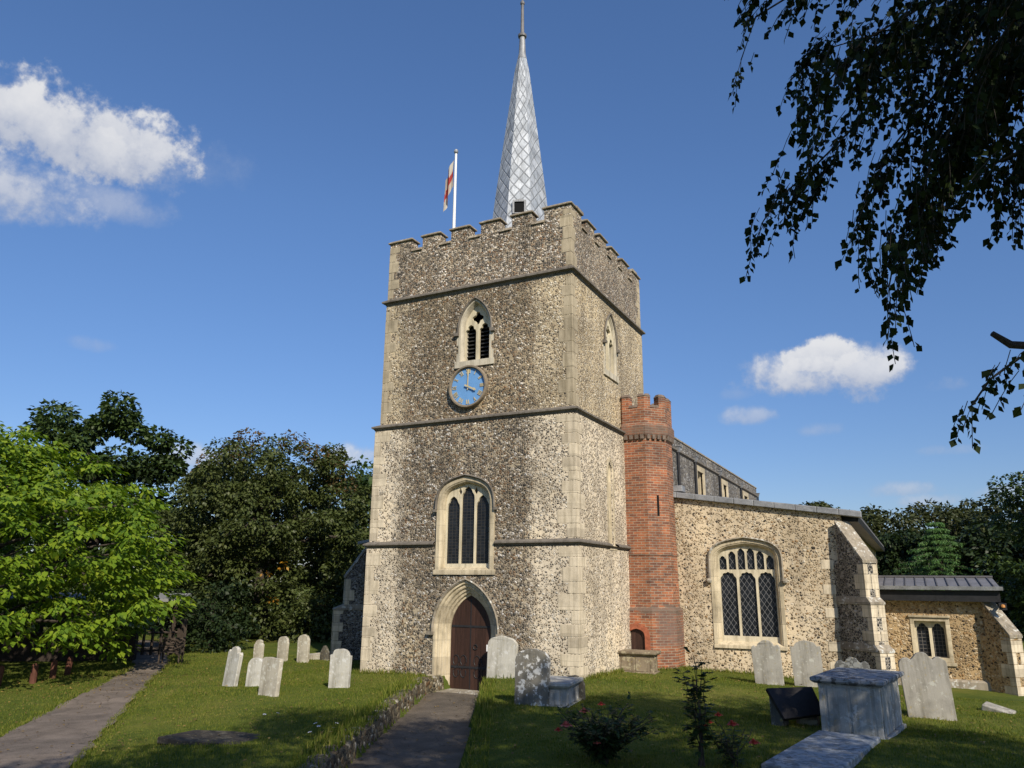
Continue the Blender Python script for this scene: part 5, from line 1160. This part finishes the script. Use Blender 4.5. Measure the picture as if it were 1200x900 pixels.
# bare dead twig and the snapped stub limb
limb.tube([(8.9, -10.9, 4.5), (8.17, -11.40, 4.37), (8.01, -11.48, 4.38), (7.90, -11.55, 4.46)], [.036, .030, .028, .020], 7)
limb.tube([(11.9, -13.9, 5.6), (10.2, -12.0, 4.85), (8.9, -10.9, 4.5)], [.07, .055, .045], 7)
for a, b in (((7.66,-11.66,5.62), (7.62,-11.66,5.25)), ((7.62,-11.66,5.4), (7.50,-11.7,5.27)), ((7.63,-11.66,5.33), (7.71,-11.6,5.20)), ((7.62,-11.66,5.25), (7.64,-11.7,5.08)), ((7.62,-11.66,5.25), (7.58,-11.6,5.1))): twig.tube([a, b], .003, 3)
# main crown above and beside the camera, all of it over the top or right of the view
border = [(-3.4,-5.6),(-1.6,-4.9),(-.3,-4.1),(.5,-2.4),(2.2,-.9),(4.2,-.5),(5.4,-1.0),(6.9,-1.6),(7.7,-1.8),(8.6,-3.2),(11,-5)]
bxs = np.array([p[0] for p in border]); bys = np.array([p[1] for p in border])
crown_pts = []; r2 = random.Random(5); te = math.tan(SUN_EL)
while len(crown_pts) < 205:
    gx_ = r2.uniform(-3.4, 10); yb = float(np.interp(gx_, bxs, bys)); gy_ = yb-.55-(r2.random()**1.5)*8.5
    h = r2.uniform(6.5, 12.5); off = h/te; p = Vector((gx_+SUN_H.x*off, gy_+SUN_H.y*off, h+.4)); q = p-CAM
    a, b, c_ = q.dot(FW), q.dot(RT), q.dot(UP)
    if a > -1.0 and (c_ < a*.503+1.3) and abs(b) < a*.671+1.4: continue      # hangs clear of the pruned view towards the tower
    if q.length < 3.2 or (abs(b) < 2 and abs(a) < 2.5 and c_ < 4): continue
    crown_pts.append(p)
C = np.array([tuple(p) for p in crown_pts]); V1 = clump_leaves(C, np.full((len(C), 3), .78)*NR.uniform(.6, 1.2, (len(C), 1)), 190, .125, .8, .4, .1, .8)
hub2 = Vector((12.6, -15.0, 8.8))
for p in crown_pts[::3]: limb.tube([hub2+Vector((0, 0, r2.uniform(-2.5, 1.5))), (hub2+p)/2+Vector((0, 0, .5)), p], [.06, .035, .01], 5)
limb.tube([(BT.x, BT.y, bz0-.3), (BT.x, BT.y, bz0+.5), (BT.x-.3, BT.y, 5), tuple(hub2), (12.4, -15.2, 13)], [.34, .26, .22, .15, .03], 10)
limb.tube([(12.9, -15.1, 6.2), (12.2, -14.0, 7.6), tuple(hub)], [.12, .09, .06], 7)
limb.tube([(13.0, -15.1, 5.0), (12.5, -14.5, 5.4), (11.9, -13.9, 5.6)], [.1, .085, .07], 7)
limb.build('trunk', M['birchbark'], birch); twig.build('twig', M['birchbark'], birch, recalc=False)
LP_ = np.array([tuple(v) for v in LP_]); LD = np.array([tuple(v) for v in LD]); LN = np.array([tuple(v) for v in LN]); LL = np.array(LL)
V2 = leaf_arrays(LP_, LD, LN, LL, LL*.78, .12)
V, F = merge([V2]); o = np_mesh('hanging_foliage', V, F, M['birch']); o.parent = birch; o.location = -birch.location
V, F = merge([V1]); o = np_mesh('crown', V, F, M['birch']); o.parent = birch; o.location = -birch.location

# ------------------------------------------------------------------ roses
def rose_bush(label, x, y, h, wd, nst, nl, flowers, seed, leafsz=.05):
    r = random.Random(seed); z0 = gz(x, y); t = thing('rose_bush', label, 'rose bush', (x, y, z0), 'rose bushes in the foreground'); st_ = MB(); P, D, N, L = [], [], [], []
    tips = []
    for i in range(nst):
        a = r.uniform(0, 6.28); hh = h*r.uniform(.55, 1.0); w2 = wd*r.uniform(.2, 1); pts = [Vector((x+math.cos(a)*.05, y+math.sin(a)*.05, z0-.05))]
        for k in range(1, 7):
            f = k/6; pts.append(Vector((x+math.cos(a)*w2*f**1.3+r.uniform(-.03, .03), y+math.sin(a)*w2*f**1.3+r.uniform(-.03, .03), z0+hh*f)))
        st_.tube(pts, [.008*(1-k/9)+.002 for k in range(7)], 5); tips.append(pts[-1])
        for k in range(nl):
            f = r.uniform(.18, 1.0); j = min(5, int(f*6)); p = pts[j].lerp(pts[j+1], f*6-j); d = Vector((r.uniform(-1, 1), r.uniform(-1, 1), r.uniform(-.3, .4))).normalized()
            for q in range(5):
                pp = p+d*(.03+.035*(q//2+1)); sd_ = d.cross(Vector((0, 0, 1)))*(1 if q % 2 else -1)*.8
                P.append(pp); D.append(d+sd_+Vector((0, 0, -.25))); N.append(Vector((r.uniform(-.5, .5), r.uniform(-.5, .5), 1))); L.append(leafsz*r.uniform(.7, 1.3))
    st_.build('stem', M['bark'], t); A_ = lambda q: np.array([tuple(v) for v in q]); L = np.array(L)
    o = np_mesh('foliage', *leaf_arrays(A_(P), A_(D), A_(N), L, L*.66), M['rosel']); o.parent = t; o.location = -t.location
    for fx_, fy_, fz_, s, m in flowers:
        c = Vector((x+fx_, y+fy_, z0+fz_)); fb = MB()
        base = min(tips, key=lambda q: (q-c).length); 
        for ringi, (nr, rad, tilt) in enumerate(((3, .35, .15), (5, .62, .5), (6, 1.0, 1.0))):
            for k in range(nr):
                a = k*2*math.pi/nr+ringi*.5; o_ = Vector((math.cos(a), math.sin(a), 0)); sdv = Vector((-math.sin(a), math.cos(a), 0))
                b0 = c-Vector((0, 0, s*.5)); m1 = c+o_*s*rad*.75+Vector((0, 0, s*(.1-.25*tilt))); tp = c+o_*s*rad+Vector((0, 0, s*(.55-.75*tilt)))
                fb.add([b0, m1+sdv*s*.42*rad+Vector((0, 0, .1*s)), tp+sdv*s*.2, tp-sdv*s*.2, m1-sdv*s*.42*rad+Vector((0, 0, .1*s))], [(0, 1, 2, 3, 4)])
        fb.build('rose_flower', M[m], t, recalc=False)
rose_bush('low bushy rose with coral flowers and yellowing leaves near the path', 3.30, -7.30, .66, .74, 46, 18, [(-.24, -.05, .62, .075, 'rosepink'), (-.42, -.25, .46, .085, 'rosepink'), (-.60, -.1, .36, .06, 'rosered'), (-.05, .1, .70, .055, 'rosered'), (.05, -.35, .30, .055, 'rosepink')], 3, .062)
rose_bush('tall spindly rose with dark leaves standing alone on the right lawn', 4.50, -6.9, 1.52, .24, 8, 22, [(.10, -.05, .50, .035, 'rosered')], 9, .072)
rose_bush('rose with bright red flowers beside the flat ledger stone', 4.88, -6.75, .50, .42, 14, 8, [(.02, 0, .52, .08, 'rosered'), (-.18, .1, .60, .06, 'rosered'), (.3, -.1, .34, .075, 'rosered'), (-.30, .1, .50, .05, 'rosered')], 14)

# ------------------------------------------------------------------ grass
def blades(n, xr, yr, hmin, hmax, filt):
    x = NR.uniform(*xr, n); y = NR.uniform(*yr, n); k = filt(x, y); x, y = x[k], y[k]; z = np.concatenate([ground_z(a, b) for a, b in zip(np.array_split(x, max(1, len(x)//20000)), np.array_split(y, max(1, len(x)//20000)))])+np.sin(x*2.1+y*1.3)*.012+np.sin(x*.9-y*1.7+1)*.018
    m = len(x); patch = .75+.35*np.sin(x*1.3+np.sin(y*.9)*2)*np.sin(y*1.1+x*.4); h = NR.uniform(hmin, hmax, m)*patch; a = NR.uniform(0, 6.283, m); ln = NR.uniform(.1, .75, m)*h
    S = np.stack([np.cos(a), np.sin(a), np.zeros(m)], 1)*(.0045+h*.055)[:, None]; B = np.stack([x, y, z-.012], 1); b2 = a+NR.uniform(.8, 2.3, m)
    T = B+np.stack([np.cos(b2)*ln, np.sin(b2)*ln, h+.012], 1)
    return np.stack([B-S, B+S, T], 1).reshape(-1, 3)
def free(x, y):
    ok = ~in_door_path(x, y, .12) & (path_dist(x, y) > -.05)
    ok &= ~((x > -6.42) & (x < .02) & (y > -.02)); ok &= ~((x > .3) & (x < 5.7) & (y > 4.95)); ok &= ~((x > 5) & (y > 7.9)); ok &= ~((y > 4.9) & (x > -11) & (x < 0))
    ok &= ~((abs(x-6.20) < .55) & (abs(y+2.72) < .95)); ok &= ~((abs(x-5.86-(y+5.35)*.14) < .47) & (abs(y+5.35) < 1.47)); ok &= ~(np.hypot(x+2.8, (y+8.15)*1.15) < .62); return ok
parts = [blades(160000, (-8, 9), (-10.5, -2), .02, .058, free), blades(115000, (-9, 9.5), (-3, 5), .02, .06, free), blades(60000, (-17, -8), (-9, 5), .025, .07, free)]
# longer unmown fringe along the path walls, the church foot and the gravel path
free2 = lambda x, y: (y < -.3) & ~((x > pl(y)+.03) & (x < pr(y)+.02))
edge = lambda x, y: free2(x, y) & (((x < pl(y)+.02) & (x > pl(y)-.55)) | ((x > pr(y)+.02) & (x < pr(y)+.40))) & (y < -.3) & (NR.uniform(size=len(x)) < .8)
parts.append(blades(42000, (-5, 2.8), (-10.5, -.3), .07, .20, edge))
foot = lambda x, y: free(x, y) & ((((x > -6.6) & (x < .15) & (y > -.16)) & ((x < -4.2) | (x > -2.2))) | ((y > 4.8) & (x > 1.2)) | ((x > 0) & (x < .14) & (y < 3.7) & (y > 0)) | (np.hypot(x-.42, y-4.62) < 1.12))
parts.append(blades(90000, (-6.8, 5.6), (-.3, 5.2), .06, .17, foot))
edge2 = lambda x, y: (np.abs(path_dist(x, y)) < .09)
parts.append(blades(60000, (-14, -1), (-12, 0), .03, .08, edge2))
V = np.concatenate(parts); o = np_mesh('grass', V, np.arange(len(V)).reshape(-1, 3), M['grass']); tag(o, 'rough mown lawn grass around the graves and path', 'grass', kind='stuff')

# fallen leaves and a few daisies
n = 2600; x = np.concatenate([NR.uniform(-15, 9, n), NR.normal(-12, 2.5, 900)]); y = np.concatenate([NR.uniform(-11, 4.6, n), NR.normal(-3.5, 2.0, 900)])
k = ~((x > -6.5) & (x < .1) & (y > -.1)) & ~((x > -.8) & (y > 3.5)); x, y = x[k], y[k]; inp = in_door_path(x, y, .02); z = np.where(inp, .10, ground_z(x, y)+.035)+np.sin(x*2.1+y*1.3)*.012*~inp+np.sin(x*.9-y*1.7+1)*.018*~inp
P = np.stack([x, y, z], 1); m_ = len(x); D = unit(m_)*np.array([1, 1, .15]); N = np.array([0, 0, 1.0])+unit(m_)*.35; L = NR.uniform(.035, .075, m_)
o = np_mesh('fallen_leaves', *leaf_arrays(P, D, N, L, L*.6), leafmat('leaf_fallen', [(.2, (.10, .06, .025)), (.55, (.20, .13, .04)), (.85, (.34, .24, .06))], .1, .7)); tag(o, 'dry fallen leaves scattered over the lawn and paths', 'leaves', kind='stuff')
dz = None
for i, (x, y) in enumerate(((-1.75, -7.1), (-1.55, -7.3), (-1.45, -7.0), (-1.2, -7.35), (-1.0, -7.6), (-1.3, -7.75), (-3.3, -6.7), (-3.15, -6.55), (-2.1, -6.6))):
    if dz is None:
        dz = thing('daisy', '', 'daisy', (0, 0, 0), None, False); st_ = MB(); st_.tube([(0, 0, -.02), (.01, 0, .12)], .004, 4); pt = MB(); ct = MB()
        for q in range(9):
            a = q*2*math.pi/9; c_, s_ = math.cos(a), math.sin(a); pt.add([(.01+c_*.006-s_*.006, s_*.006+c_*.006, .122), (.01+c_*.006+s_*.006, s_*.006-c_*.006, .122), (.01+c_*.032+s_*.005, s_*.032-c_*.005, .130), (.01+c_*.032-s_*.005, s_*.032+c_*.005, .130)], [(0, 1, 2, 3)])
        ct.lathe([(0, .118), (.008, .12), (.008, .128), (0, .131)], .01, 0, 8); st_.build('stem', M['grass'], dz); pt.build('petal', M['white'], dz, recalc=False); ct.build('flower_centre', M['leafO'], dz); t = dz
    else:
        t = dz.copy(); col.objects.link(t)
        for ch in dz.children:
            c2 = ch.copy(); col.objects.link(c2); c2.parent = t
    t.location = (x, y, gz(x, y)); t.rotation_euler = (R(12), R(-8), i*1.3); tag(t, 'small white daisy in the lawn grass near the sunken slab', 'daisy', 'daisies in the left lawn')
